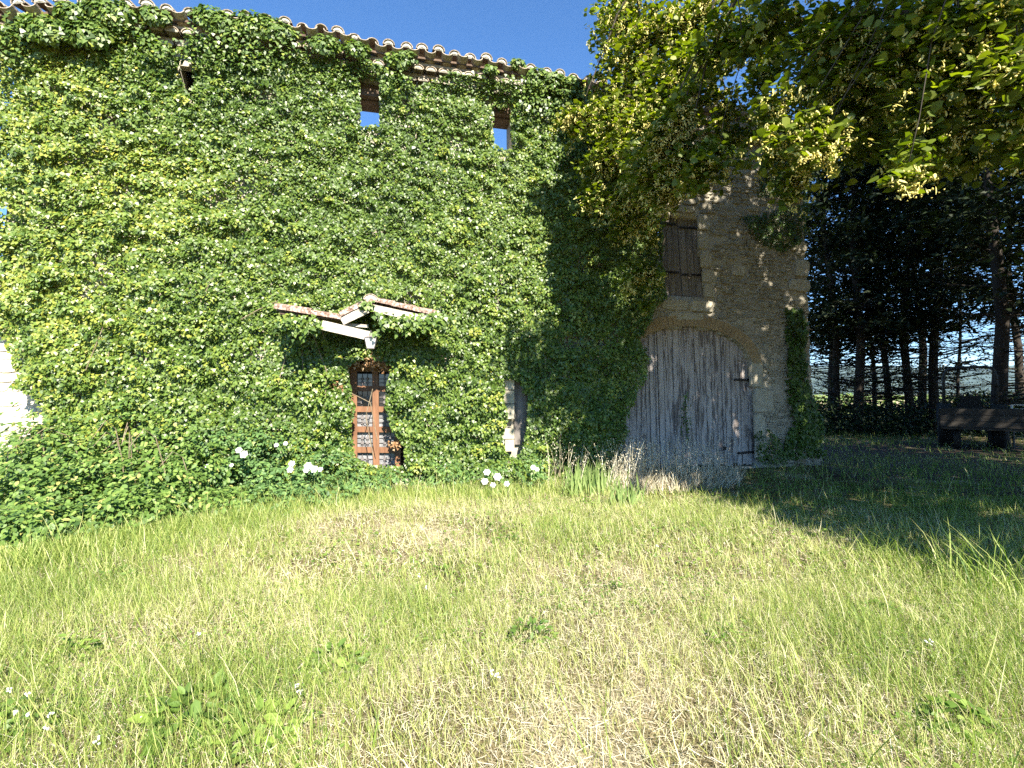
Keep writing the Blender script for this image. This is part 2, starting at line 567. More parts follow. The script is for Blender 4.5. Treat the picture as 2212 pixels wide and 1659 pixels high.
# bare earth with leaf litter, toned darker to deepen the shade, right of the farmhouse
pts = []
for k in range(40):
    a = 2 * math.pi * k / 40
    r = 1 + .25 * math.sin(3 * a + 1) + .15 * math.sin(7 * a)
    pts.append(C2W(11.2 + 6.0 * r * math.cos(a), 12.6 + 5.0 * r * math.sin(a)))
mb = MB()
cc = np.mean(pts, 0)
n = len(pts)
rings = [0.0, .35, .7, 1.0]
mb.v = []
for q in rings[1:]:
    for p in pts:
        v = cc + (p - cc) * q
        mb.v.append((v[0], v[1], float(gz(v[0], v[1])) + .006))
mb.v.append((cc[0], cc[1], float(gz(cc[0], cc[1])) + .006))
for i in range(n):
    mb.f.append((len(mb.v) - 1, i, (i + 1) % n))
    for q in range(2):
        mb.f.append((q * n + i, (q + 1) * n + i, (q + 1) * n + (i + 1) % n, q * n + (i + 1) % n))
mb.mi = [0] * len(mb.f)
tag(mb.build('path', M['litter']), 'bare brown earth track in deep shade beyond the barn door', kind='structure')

# hills
S = Scatter()
hv = []
cols = 160
for r, (dist, h, dz) in enumerate([(3000, 0, 0), (4200, 1, 0), (5200, .75, 0), (6000, .0, 0)]):
    for i in range(cols):
        az = math.radians(-60 + 150 * i / (cols - 1))
        p = CAM + (RT * math.sin(az) + FW0 * math.cos(az)) * dist
        hh = h * (90 + 170 * float(fbm(i * .07, 0.3 + r * .1, 41, 4)))
        hv.append((p[0], p[1], hh - 2 if h else -2))
hf = []
for r in range(3):
    for i in range(cols - 1):
        hf.append((r * cols + i, r * cols + i + 1, (r + 1) * cols + i + 1, (r + 1) * cols + i))
hl = link('hills', npmesh('hills', np.array(hv), [np.array(hf)], smooth=True), M['hill'])
tag(hl, 'distant blue hills seen between the conifer trunks', kind='structure')

# ------------------------------------------------------------------ the farmhouse
house = empty('farmhouse', (1.4, 0, 0), 'old stone farmhouse smothered in ivy with a grey arched barn door', 'farmhouse')
U_L, U_R = W(-8, 852)[0], W(1752, 760)[0]


def lean(u, z):
    return u * (1 - .0045 * (np.asarray(z) - 1.65))


# eaves line from the photograph, on the plane of the tile ends
EAVE_Y = -.46
ev = [(-60, 22), (32, 17), (130, 13), (247, 15), (330, 24), (410, 35), (540, 46), (640, 62), (720, 76), (817, 103), (890, 111), (957, 121),
      (1034, 133), (1070, 140), (1137, 154), (1234, 172), (1300, 186), (1500, 225), (1760, 275)]
ep = np.array([W(a, b, EAVE_Y) for a, b in ev])


def eave_z(u):
    return np.interp(u, ep[:, 0], ep[:, 2])


Z_TOP = lambda u: eave_z(u) - .12

# openings in the wall: polygons on the wall plane (from the photograph)
def poly_px(pts, y=0.0):
    return [(W(a, b, y)[0], W(a, b, y)[2]) for a, b in pts]


WIN0 = poly_px([(382, 128), (428, 134), (430, 214), (384, 212)])
WIN1 = poly_px([(776, 176), (822, 182), (823, 282), (777, 280)])
WIN2 = poly_px([(1060, 222), (1102, 228), (1104, 324), (1062, 322)])
SHUT = poly_px([(1416, 462), (1509, 470), (1521, 644), (1430, 641)])
DOOR = poly_px([(755, 768), (868, 772), (872, 1046), (757, 1056)])
# barn door outline (arched)
bd_px = [(1338, 1032), (1342, 900), (1346, 800), (1366, 752), (1394, 724), (1425, 712), (1455, 706), (1483, 705), (1510, 707), (1535, 712), (1557, 719), (1582, 732), (1603, 749), (1618, 772), (1626, 796),
         (1640, 1004)]
BARN = poly_px(bd_px)

# wall front as a fine grid with the openings left out
du = .1
us = np.arange(U_L, U_R + du / 2, du); us[-1] = U_R
zs = np.arange(-.25, 7.75, du)
UU, ZZ = np.meshgrid(us, zs)
XL = lean(UU, ZZ)
# flared foot at the right corner
fl = np.clip((UU - (U_R - 1.2)) / 1.2, 0, 1) ** 2 * np.clip((2.0 - ZZ) / 2.0, 0, 1) * .16
XL = XL + fl
top = Z_TOP(XL)
ZZc = np.minimum(ZZ, top)
YY = -.05 * (fbm(XL * 1.6, ZZ * 1.6, 5) - .5) - .05 * (vn(XL * 6, ZZ * 8, 6) - .5) - .012
cxm = (XL[:-1, :-1] + XL[1:, 1:]) / 2; czm = (ZZ[:-1, :-1] + ZZ[1:, 1:]) / 2
keep = czm < Z_TOP(cxm)
for q in (WIN0, WIN1, WIN2, SHUT, DOOR, BARN):
    keep &= ~inpoly(cxm, czm, q)
nyc, nxc = XL.shape
idx = np.arange(nyc * nxc).reshape(nyc, nxc)
Fq = np.stack([idx[:-1, :-1], idx[:-1, 1:], idx[1:, 1:], idx[1:, :-1]], -1)
V0 = np.stack([XL, YY, ZZc], -1).reshape(-1, 3)
V1 = V0.copy(); V1[:, 1] = .5
N0 = len(V0)
front = Fq[keep]
sides = []
kp = np.pad(keep, 1)
for (dj, di, a, b) in ((-1, 0, 0, 1), (0, 1, 1, 2), (1, 0, 2, 3), (0, -1, 3, 0)):
    nb = kp[1 + dj:kp.shape[0] - 1 + dj, 1 + di:kp.shape[1] - 1 + di]
    e = Fq[keep & ~nb]
    sides.append(np.stack([e[:, b], e[:, a], e[:, a] + N0, e[:, b] + N0], -1))
back = Fq[keep][:, ::-1] + N0
wall = link('wall', npmesh('wall', np.concatenate([V0, V1]), [np.concatenate([front] + sides + [back])]), M['mortar'], house)
# side walls and ruined rear wall
mb = MB()
for u0, u1 in ((U_L, U_L + .5), (U_R - .5, U_R)):
    a, b = lean(u0, 0), lean(u0, 6.9); c, d = lean(u1, 0), lean(u1, 6.9)
    zt = float(Z_TOP(b)) - .05
    for i in range(8):
        y0, y1 = .503 + i, .503 + i + 1
        zz = zt if i < 3 else zt - .25 * (i - 2) - .2 * random.random()
        mb.quadbox([(a, y0, -.2), (c, y0, -.2), (d, y0, zz), (b, y0, zz)], [(a, y1, -.2), (c, y1, -.2), (d, y1, zz), (b, y1, zz)])
for i in range(15):
    u0 = U_L + .6 + i * (U_R - U_L - 1.2) / 15; u1 = U_L + .6 + (i + 1) * (U_R - U_L - 1.2) / 15
    mb.box(((u0 + u1) / 2, 8.2, 2.3 + .3 * (i % 3)), (u1 - u0, .5, 4.6 + .6 * (i % 3)))
mb.build('rear_wall', M['mortar'], house)


# ---- stones
def stone_mesh(name, seed, mat, ox=.80, depth=1.0, n=9):
    r = random.Random(seed)
    mb = MB()
    outer, inner = [], []
    for k in range(n):
        a = 2 * math.pi * (k + .5 * r.random()) / n
        c, s = math.cos(a), math.sin(a)
        p = r.choice((2.6, 3.5, 5.0)) if ox < .9 else 9.0
        q = 1 / (abs(c) ** p + abs(s) ** p) ** (1 / p)
        q *= r.uniform(.84, 1.05) if ox < .9 else r.uniform(.96, 1.0)
        outer.append((c * q * .5, 0, s * q * .5))
        inner.append((c * q * .5 * ox, -depth * r.uniform(.75, 1.15), s * q * .5 * (ox - .04)))
    b = outer + inner
    mb.v = b
    for k in range(n):
        j = (k + 1) % n
        mb.f.append((k, j, n + j, n + k))
    mb.v.append((r.uniform(-.2, .2), -depth * r.uniform(.85, 1.15), r.uniform(-.2, .2)))
    for k in range(n):
        j = (k + 1) % n
        mb.f.append((n + k, n + j, 2 * n))
    mb.mi = [0] * len(mb.f)
    return mb.mesh(name, [mat], smooth=False)


stone_meshes = [stone_mesh('stone', 100 + i, M['stone']) for i in range(14)]
dressed_meshes = [stone_mesh('dressed_stone', 300 + i, M['dressed'], ox=.94, n=12) for i in range(4)]


def dressed(px0, py0, px1, py1, name='dressed_stone', parent=wall, depth=.035):
    a = W(px0, py0); b = W(px1, py1)
    me = random.choice(dressed_meshes)
    # a squarer block
    o = bpy.data.objects.new(name, me); COL.objects.link(o)
    o.parent = parent
    o.location = Vector(((a[0] + b[0]) / 2, -.02, (a[2] + b[2]) / 2)) - house.location - (parent.location)
    o.scale = (abs(b[0] - a[0]) * 1.0, depth / .9, abs(b[2] - a[2]) * 1.0)
    return (min(a[0], b[0]), max(a[0], b[0]), min(a[2], b[2]), max(a[2], b[2]))


blocked = []
# pale dressed blocks of the door jamb, the shutter surround and a few in the rubble
for q in [(1616, 780, 1646, 838), (1624, 838, 1668, 892), (1626, 893, 1650, 948), (1628, 950, 1655, 995),
          (1578, 572, 1608, 598), (1424, 440, 1500, 462), (1504, 462, 1532, 500), (1506, 500, 1528, 540),
          (1510, 541, 1535, 580), (1514, 581, 1540, 612), (1518, 613, 1542, 644), (1426, 646, 1486, 672), (1487, 648, 1546, 676),
          (1440, 674, 1520, 694), (1714, 452, 1738, 500), (1700, 520, 1741, 545), (1716, 560, 1746, 600), (1702, 602, 1748, 632), (1640, 460, 1668, 484)]:
    blocked.append(dressed(*q))

arch_rects = []
stones = []
z = 0.02
rs = random.Random(77)
while z < 6.9:
    h = rs.choice((.05, .07, .085, .10, .12, .16))
    u = 4.55 + rs.uniform(-.1, .1)
    while u < U_R - .02:
        wd = min(h * rs.uniform(1.1, 3.4), .36)
        cz = z + h / 2 + rs.uniform(-.025, .025) + .05 * math.sin(u * 1.7 + z)
        x0 = float(lean(u, cz)); x1 = float(lean(u + wd, cz)); xm = (x0 + x1) / 2
        ok = xm < float(lean(U_R, cz)) - .06 + max(0, (1.6 - cz) / 1.6 * .12)
        for (a, b, c, d) in blocked:
            if x1 > a + .02 and x0 < b - .02 and cz + h / 2 > c + .02 and cz - h / 2 < d - .02: ok = False
        tst = np.array([x0, xm, x1, x0, x1, xm]); tz = np.array([cz - h / 2, cz, cz + h / 2, cz + h / 2, cz - h / 2, cz - h / 2 - .0])
        for q in (SHUT, BARN):
            if inpoly(tst, tz, q).any(): ok = False
        if ok and rs.random() < .93:
            stones.append((xm, cz, x1 - x0 + .008, h * rs.uniform(.95, 1.15)))
        u += wd + .008
    z += h + .004
# the brick ring is left free below


def arch_pts():
    P = np.array([W(a, b)[[0, 2]] for a, b in bd_px[2:15]])
    return P


AP = arch_pts()
# resample the arch line
seg = np.r_[0, np.cumsum(np.linalg.norm(np.diff(AP, axis=0), axis=1))]
nb = int(seg[-1] / .098)
tt = np.linspace(0, seg[-1], nb + 1)
RX = np.interp(tt, seg, AP[:, 0]); RZ = np.interp(tt, seg, AP[:, 1])
arch_mb = MB()
brick_parts = []
ringpoly_o = []
for i in range(nb + 1):
    j0, j1 = max(i - 2, 0), min(i + 2, nb)
    tx, tz_ = RX[j1] - RX[j0], RZ[j1] - RZ[j0]
    L = math.hypot(tx, tz_)
    nxn, nzn = -tz_ / L, tx / L
    ringpoly_o.append((RX[i] + nxn * .26, RZ[i] + nzn * .26, nxn, nzn))
stones = [s for s in stones if not inpoly(np.array([s[0]]), np.array([s[1]]), [(p[0], p[1]) for p in ringpoly_o] + [(RX[-1], RZ[-1]), (RX[0], RZ[0])])[0]]

# ring bed + single bricks
arch = None
mb = MB()
for i in range(nb):
    o0, o1 = ringpoly_o[i], ringpoly_o[i + 1]
    a0 = (RX[i], RZ[i]); a1 = (RX[i + 1], RZ[i + 1])
    mb.quadbox([(a0[0], -.045, a0[1]), (a1[0], -.045, a1[1]), (o1[0], -.045, o1[1]), (o0[0], -.045, o0[1])],
               [(a0[0], .3, a0[1]), (a1[0], .3, a1[1]), (o1[0], .3, o1[1]), (o0[0], .3, o0[1])])
arch = mb.build('brick_arch', M['mortar'], house)
for i in range(nb):
    o0, o1 = ringpoly_o[i], ringpoly_o[i + 1]
    g_ = .04
    q = [np.array([RX[i], RZ[i]]), np.array([RX[i + 1], RZ[i + 1]]), np.array(o1[:2]), np.array(o0[:2])]
    q = [q[0] * (1 - g_) + q[1] * g_, q[1] * (1 - g_) + q[0] * g_, q[2] * (1 - g_) + q[3] * g_, q[3] * (1 - g_) + q[2] * g_]
    rr = rs.uniform(.9, 1.0)
    q[2] = q[1] + (q[2] - q[1]) * rr; q[3] = q[0] + (q[3] - q[0]) * rr
    q[0] = q[0] + (q[3] - q[0]) * .02; q[1] = q[1] + (q[2] - q[1]) * .02
    mb = MB(); d = rs.uniform(.050, .062)
    mb.quadbox([(p[0], -d, p[1]) for p in q], [(p[0], -.03, p[1]) for p in q])
    mb.build('brick', M['brick'], arch)

# which stones show largest: bare zone, right of the ivy
def proj(p):
    d = np.asarray(p, float) - CAM
    dep = np.dot(d, FW)
    return 1106 + FPX * np.dot(d, RT) / dep, 829.5 - FPX * np.dot(d, UP) / dep


vis = []
rest = []
for s in stones:
    px, py = proj((s[0], 0, s[1]))
    (vis if (py > 380 and px > 1430) else rest).append(s)
vis.sort(key=lambda s: -s[2] * s[3])
rest += vis[290:]; vis = vis[:290]
for s in vis:
    o = bpy.data.objects.new('stone', rs.choice(stone_meshes)); COL.objects.link(o)
    o.parent = wall
    o.location = (s[0] - house.location.x, -.012, s[1])
    o.location -= wall.location + Vector((0, 0, 0)) if False else Vector((0, 0, 0))
    o.scale = (s[2] * rs.uniform(.94, 1.12), rs.uniform(.016, .042), s[3] * rs.uniform(.9, 1.18))
    o.rotation_euler = (rs.uniform(-.12, .12), rs.uniform(-.16, .16), rs.uniform(-.06, .06))
# wall is at -house.location; correct the children
for o in wall.children:
    if o.name.startswith('stone'):
        o.location = Vector(o.location) + house.location
for o in wall.children:
    if o.name.startswith('dressed'):
        pass
S = Scatter()
for k in range(4):
    me = stone_meshes[k]
    tv = np.array([v.co[:] for v in me.vertices])
    q4 = np.array([p.vertices[:] for p in me.polygons if len(p.vertices) == 4])
    q3 = np.array([p.vertices[:] for p in me.polygons if len(p.vertices) == 3])
    sub = rest[k::4]
    N = len(sub); a = np.array(sub)
    # template axes: x=u, y=depth, z=up  -> frame normal = z, tip = y
    S.add(tv, [q4, q3], np.stack([a[:, 0], np.full(N, -.012), a[:, 1]], 1), np.tile([0, 0, 1.], (N, 1)), np.tile([0, 1., 0], (N, 1)),
          a[:, 2], np.random.default_rng(k).uniform(.015, .04, N), 0.5, a[:, 3] * 1.05)
o = link('rubble_stone', S.mesh('rubble_stone'), M['stone'], wall)
o['kind'] = 'stuff'

# bare pale masonry at the far left, below the ivy
pm = [(-30, 690), (25, 720), (60, 800), (120, 870), (130, 960), (40, 1010), (-30, 1010)]
PB = poly_px(pm)
z = .2
while z < 3.6:
    h = rs.uniform(.12, .24)
    u = U_L - .02
    while u < U_L + 1.6:
        wd = h * rs.uniform(1.2, 2.3)
        xm, cz = u + wd / 2 - .02, z + h / 2
        if xm - wd / 2 > U_L - .25:
            o = bpy.data.objects.new('stone', None)
            bpy.data.objects.remove(o)
            key = 'pale%d' % rs.randrange(5)
            if key not in ORIGIN: ORIGIN[key] = stone_mesh('stone', hash(key) % 997 if False else 500 + int(key[-1]), M['plaster'], ox=.9)
            o = bpy.data.objects.new('stone', ORIGIN[key]); COL.objects.link(o)
            o.parent = wall
            o.location = Vector((float(lean(xm, cz)), -.035, cz))
            o.scale = (wd * 1.02, rs.uniform(.02, .04), h * 1.02)
            o.rotation_euler = (0, rs.uniform(-.06, .06), 0)
        u += wd
    z += h

mb = MB()
a0, b0 = U_L - .12, U_L + 1.55
for i in range(12):
    for j in range(24):
        x0, x1 = a0 + (b0 - a0) * i / 12, a0 + (b0 - a0) * (i + 1) / 12
        z0, z1 = .0 + 3.7 * j / 24, .0 + 3.7 * (j + 1) / 24
        yf = lambda x, z: -.042 - .012 * float(vn(x * 5, z * 5, 88))
        b = len(mb.v)
        mb.v += [(float(lean(x, z)), yf(x, z), z) for x, z in ((x0, z0), (x1, z0), (x1, z1), (x0, z1))]
        mb.f.append((b, b + 1, b + 2, b + 3)); mb.mi.append(0)
mb.build('lime_render', M['plaster'], house)

# ---- barn door
BY = .10


def arch_top(x):
    P = np.array([(W(a, b, BY)[0], W(a, b, BY)[2]) for a, b in bd_px[2:15]])
    return np.interp(x, P[:, 0], P[:, 1] + .05)


pl, pr = W(1326, 1040, BY), W(1652, 1000, BY)
mb = MB()
mb.box(((pl[0] + pr[0]) / 2, BY + .09, 1.55), (pr[0] - pl[0] - .1, .02, 3.0))
for zz in (.45, 1.5, 2.3):
    mb.box(((pl[0] + pr[0]) / 2, BY + .065, zz), (pr[0] - pl[0] - .2, .025, .16))
barn = mb.build('barn_door', M['dark'], house)
x = pl[0]
xg = W(1568, 870, BY)[0]
xg2 = W(1482, 870, BY)[0]
LEAN = .026
while x < pr[0] - .02:
    wd = rs.choice([.105, .12, .135, .15, .09])
    edge = False
    for gxx in (xg, xg2):
        if x < gxx - .02 and x + wd > gxx - .05:
            wd = gxx - x; edge = True
    x1 = min(x + wd, pr[0])
    gap = rs.uniform(.006, .013) if not edge else (.028 if abs(x1 - xg) < .01 else .018)
    yo = BY + rs.uniform(-.014, .012)
    a, b = x + .002, x1 - gap
    if b - a > .02:
        zb = .02 + rs.uniform(0, .12)
        za = float(arch_top(a)); zc = float(arch_top(b))
        dx = lambda zz: -LEAN * (zz - 1.4)
        f = [(a + dx(zb), yo, zb), (b + dx(zb), yo, zb), (b + dx(zc), yo, zc), (a + dx(za), yo, za)]
        f2 = [(p[0], yo + .03, p[2]) for p in f]
        mb = MB(); mb.quadbox(f, f2)
        mb.build('plank', M['greywood'], barn)
    x = x1
# hanging stile strips
for px in (1415, 1478):
    t = W(px, 718, BY - .015); bt = W(px + 8, 1010, BY - .015)
    mb = MB(); mb.beam((t[0] + .004, BY - .022, t[2] - .05), (bt[0], BY - .022, .1), .035, .02, up=(0, 1, 0)); mb.build('batten', M['greywood'], barn)
for (a, b) in (((1586, 820), (1632, 821)), ((1594, 979), (1640, 975))):
    p, q = W(*a, BY - .03), W(*b, BY - .03)
    mb = MB(); mb.beam(p, q, .05, .012, up=(0, 1, 0)); mb.tube([q + np.array([0, 0, -.05]), q + np.array([0, 0, .05])], .016, 6)
    mb.build('strap_hinge', M['iron'], barn)
mb = MB(); p = W(1566, 968, BY - .03); mb.box(p, (.05, .02, .07)); mb.build('latch', M['iron'], barn)

# ---- loft shutters
SY = .06
quadL = [(1424, 466), (1461, 469), (1473, 642), (1434, 640)]
quadR = [(1463, 469), (1506, 472), (1519, 643), (1475, 642)]


def bil(c, s, t):
    return (c[0] * (1 - s) + c[1] * s) * (1 - t) + (c[3] * (1 - s) + c[2] * s) * t


for qd, npl, straps in ((quadL, 3, (.10, .70)), (quadR, 3, (.13, .72))):
    c = [W(a, b, SY) for a, b in qd]
    mb = MB()
    mb.quadbox([p + np.array([0, .04, 0]) for p in (c[3], c[2], c[1], c[0])], [p + np.array([0, .06, 0]) for p in (c[3], c[2], c[1], c[0])])
    sh_ = mb.build('shutter', M['dark'], house)
    for k in range(npl):
        s0, s1 = k / npl + .012, (k + 1) / npl - .012
        yo = rs.uniform(-.006, .006)
        f = [bil(c, s0, 1), bil(c, s1, 1), bil(c, s1, 0), bil(c, s0, 0)]
        f = [p + np.array([0, yo, 0]) for p in f]
        mb = MB(); mb.quadbox(f, [p + np.array([0, .03, 0]) for p in f]); mb.build('plank', M['shutterwood'], sh_)
    for t in straps:
        a, b = bil(c, .02 if qd is quadR else .0, t), bil(c, 1.12 if qd is quadR else .92, t)
        o_ = np.array([0, -.022, 0])
        mb = MB(); mb.beam(a + o_, b + o_, .045, .012, up=(0, 1, 0)); mb.build('strap_hinge', M['iron'], sh_)

# ---- window heads: wooden lintels, dark panels standing in for the unlit interior
for (q, nm) in (((774, 181, 826, 212), 1), ((1058, 224, 1106, 250), 2)):
    a, b = W(q[0], q[1], .0), W(q[2], q[3], .0)
    mb = MB()
    mb.box(((a[0] + b[0]) / 2, .04, (a[2] + b[2]) / 2), (abs(b[0] - a[0]) + .04, .12, abs(a[2] - b[2])))
    mb.box(((a[0] + b[0]) / 2, .30, (a[2] + b[2]) / 2 - .03), (abs(b[0] - a[0]) + .04, .36, abs(a[2] - b[2]) - .02))
    mb.build('lintel', M['lintelwood'], house)
for q in ((770, 209, 828, 240), (1056, 248, 1108, 277)):  # dark blocks in place of the shaded roof underside behind the openings
    a, b = W(q[0], q[1], .42), W(q[2], q[3], .42)
    mb = MB(); mb.box(((a[0] + b[0]) / 2, .42, (a[2] + b[2]) / 2), (abs(b[0] - a[0]), .1, abs(a[2] - b[2]))); mb.build('window_board_or_dark', M['dark'], house)
a, b = W(378, 126, .3), W(432, 216, .3)  # dark sheet added behind the left opening as its unlit interior
mb = MB(); mb.box(((a[0] + b[0]) / 2, .42, (a[2] + b[2]) / 2), (abs(b[0] - a[0]) + .3, .05, abs(a[2] - b[2]) + .3)); mb.build('window_board_or_dark', M['dark'], house)
a, b = W(390, 128, 0), W(416, 148, 0)
mb = MB(); mb.box(((a[0] + b[0]) / 2, .03, (a[2] + b[2]) / 2), (abs(b[0] - a[0]), .14, abs(a[2] - b[2]))); mb.build('lintel', M['dressed'], house)
# pale stone jamb of a buried window beside the middle of the wall
for k, (y0, y1) in enumerate(((812, 842), (843, 872), (873, 905), (925, 948), (949, 975))):
    a, b = W(1090 - 6 * (k % 2), y0, -.16), W(1110, y1, -.16)
    mb = MB(); mb.box(((a[0] + b[0]) / 2, -.10, (a[2] + b[2]) / 2), (abs(b[0] - a[0]), .2, abs(a[2] - b[2]) - .01)); mb.build('jamb_stone', M['dressed'], house)
a, b = W(1112, 815, -.1), W(1138, 960, -.1)
mb = MB(); mb.box(((a[0] + b[0]) / 2, -.06, (a[2] + b[2]) / 2), (abs(b[0] - a[0]), .04, abs(a[2] - b[2]))); mb.build('window_board_or_dark', M['shutterwood'], house)


# ---- roof: canal tiles along the eaves
def canal(name, r0, r1, L, mats, filled, seg=7, th=.016):
    mb = MB()
    o0, o1, i0, i1 = [], [], [], []
    for k in range(seg + 1):
        a = math.pi * k / seg
        c, s = math.cos(a), math.sin(a)
        o0.append((c * r0, 0, s * r0 * .82)); o1.append((c * r1, L, s * r1 * .82))
        i0.append((c * (r0 - th), 0, s * (r0 - th) * .82)); i1.append((c * (r1 - th), L, s * (r1 - th) * .82))
    n = seg + 1
    mb.v = o0 + o1 + i0 + i1
    for k in range(seg):
        mb.f.append((k, k + 1, n + k + 1, n + k)); mb.mi.append(0)
        mb.f.append((2 * n + k + 1, 2 * n + k, 3 * n + k, 3 * n + k + 1)); mb.mi.append(0)
        mb.f.append((k + 1, k, 2 * n + k, 2 * n + k + 1)); mb.mi.append(0)
    if filled:
        b = len(mb.v)
        mb.v += [(p[0] * 1.0, .02, p[2]) for p in i0]
        mb.v.append((0, .005, r0 * .3))
        for k in range(seg): mb.f.append((b + k, b + k + 1, b + n)); mb.mi.append(1)
        mb.f.append((b + n - 1, b, b + n)); mb.mi.append(1)
    return mb.mesh(name, mats)


mb = MB()
SLOPE = math.radians(17)
uu = np.linspace(U_L - .45, U_R + .1, 60)
for i in range(59):
    a, b = uu[i], uu[i + 1]
    za, zb = float(eave_z(a)) - .03, float(eave_z(b)) - .03
    D = 1.5 if a > -2.6 else 4.3
    t = math.tan(SLOPE)
    mb.quadbox([(a, EAVE_Y + .06, za - .035), (b, EAVE_Y + .06, zb - .035), (b, EAVE_Y + .06, zb), (a, EAVE_Y + .06, za)],
               [(a, EAVE_Y + D, za - .035 + D * t), (b, EAVE_Y + D, zb - .035 + D * t), (b, EAVE_Y + D, zb + D * t), (a, EAVE_Y + D, za + D * t)])
roof = mb.build('roof', M['lintelwood'], house)
cov = [canal('cover_tile', .108, .088, .48, [M['tile'], M['tilemortar']], i < 2) for i in range(3)]
pan = canal('pan_tile', .10, .115, .48, [M['tile']], False)
u = U_L - .38
k = 0
while u < U_R + .05:
    ze = float(eave_z(u))
    slope_u = float(eave_z(u + .2) - eave_z(u - .2)) / .4
    for row in range(3):
        yy = EAVE_Y + row * .36; zz = ze + row * .36 * math.tan(SLOPE) + row * .012
        if row == 0 or rs.random() < .97:
            o = bpy.data.objects.new('roof_tile', cov[rs.choice([0, 0, 1, 2])]); COL.objects.link(o); o.parent = roof
            o.location = Vector((u + rs.uniform(-.02, .02), yy + rs.uniform(-.04, .03), zz + .055 + rs.uniform(-.008, .02)))
            o.rotation_euler = (SLOPE + rs.uniform(-.04, .04), -slope_u + rs.uniform(-.07, .07), rs.uniform(-.07, .07))
            s_ = rs.uniform(.92, 1.1); o.scale = (s_, 1, s_)
        if row == 0:
            o = bpy.data.objects.new('roof_tile', pan); COL.objects.link(o); o.parent = roof
            o.location = Vector((u + .145 + rs.uniform(-.01, .01), yy - .03 + rs.uniform(-.02, .02), zz + .07))
            o.rotation_euler = (SLOPE + math.pi * 0, math.pi - slope_u, 0)
    u += .29 + rs.uniform(-.015, .015)
    k += 1
# cornice of half-round tiles under the eaves, two rows
corn_mb = MB()
for i in range(59):
    a, b = uu[i], min(uu[i + 1], U_R + .05)
    for (y0, dz0, dz1) in ((-.30, -.07, -.12), (-.17, -.20, -.26), (-.03, -.335, -.42)):
        za, zb = float(eave_z(a)), float(eave_z(b))
        corn_mb.quadbox([(a, y0, za + dz1), (b, y0, zb + dz1), (b, y0, zb + dz0), (a, y0, za + dz0)],
                        [(a, .2, za + dz1), (b, .2, zb + dz1), (b, .2, zb + dz0), (a, .2, za + dz0)])
corn = corn_mb.build('cornice', M['mortar'], house)
gm = canal('cornice_tile', .105, .10, .30, [M['tile'], M['mortar']], True)
for row, (yy, dz) in enumerate(((-.35, -.215), (-.215, -.345))):
    u = U_L - .3 + .1 * row
    while u < U_R:
        o = bpy.data.objects.new('cornice_tile', gm); COL.objects.link(o); o.parent = corn
        o.location = Vector((u, yy + rs.uniform(-.015, .015), float(eave_z(u)) + dz))
        o.rotation_euler = (0, -float(eave_z(u + .2) - eave_z(u - .2)) / .4 + rs.uniform(-.03, .03), 0)
        u += .235

# ---- front door
DY = .12
mb = MB()
a, b = W(752, 770, DY + .1), W(872, 1050, DY + .1)
mb.box(((a[0] + b[0]) / 2, DY + .12, (a[2] + b[2]) / 2), (b[0] - a[0], .02, a[2] - b[2]))
fd = mb.build('front_door', M['dark'], house)


def dpt(sx, sy, y=DY):       # crop coordinates of the close-up -> photo -> wall
    return W((1000 + sx / 2.074) * .553, (1100 + sy / 2.074) * .553, y)


def dbar(x0, y0, x1, y1, wpx, name, mat, y=DY, th=.05):
    p, q = dpt(x0, y0, y), dpt(x1, y1, y)
    w_ = wpx / 2.074 * .553 / 119.0
    mb = MB(); mb.beam(p, q, w_, th, up=(0, 1, 0)); mb.build(name, mat, fd)


dbar(790, 640, 796, 1560, 52, 'door_post', M['redwood'], DY - .02)
dbar(966, 640, 976, 1560, 50, 'door_post', M['redwood'], DY - .03)
dbar(1140, 900, 1152, 1560, 48, 'door_post', M['redwood'], DY - .02)
dbar(700, 700, 1180, 700, 60, 'rail', M['redwood'], DY + .012)
for yy in (867, 1033, 1196, 1362):
    dbar(815, yy, 1135, yy + 2, 46, 'rail', M['redwood'], DY)
ys = [730, 867, 1033, 1196, 1362, 1540]
for i in range(5):
    for (x0, x1) in ((818, 945), (998, 1130)):
        p, q = dpt(x0, ys[i] + 18, DY + .05), dpt(x1, ys[i + 1] - 18, DY + .05)
        mb = MB(); mb.box(((p[0] + q[0]) / 2, DY + .05, (p[2] + q[2]) / 2), (q[0] - p[0], .008, p[2] - q[2]))
        mb.build('pane', M['pane'] if i < 1 else M['lace'] if i > 1 else M['pane'], fd)
# wrought grille with square plates
for col0, col1 in ((820, 945), (1000, 1130)):
    for i in range(5):
        mb = MB()
        y0, y1 = ys[i] + 20, ys[i + 1] - 20
        for k in (1, 2):
            xx = col0 + (col1 - col0) * k / 3
            mb.tube([dpt(xx, y0, DY + .025), dpt(xx, y1, DY + .025)], .007, 4)
            for t in (.4, .72):
                mb.box(dpt(xx, y0 + (y1 - y0) * t, DY + .02), (.05, .012, .05))
        for t in (.4, .72):
            yy = y0 + (y1 - y0) * t
            mb.tube([dpt(col0, yy, DY + .03), dpt(col1, yy, DY + .03)], .006, 4)
        mb.build('grille', M['greyiron'], fd)
# white lintel and threshold of the door
p, q = W(748, 1046, -.1), W(880, 1052, -.1)
mb = MB(); mb.box(((p[0] + q[0]) / 2, -.02, .06), (q[0] - p[0] + .2, .4, .12)); mb.build('doorstep', M['dressed'], house)

# ---- canopy over the front door
CY = -.95


def cpt(sx, sy, y=CY):
    return W((1000 + sx / 2.074) * .553, (1100 + sy / 2.074) * .553, y)


ridge_f = cpt(930, 180); ridge_b = ridge_f + np.array([0, 1.0, .06])
mb = MB()
mb.beam(ridge_f, ridge_b, .09, .11)
canopy = mb.build('canopy', M['lintelwood'], house)
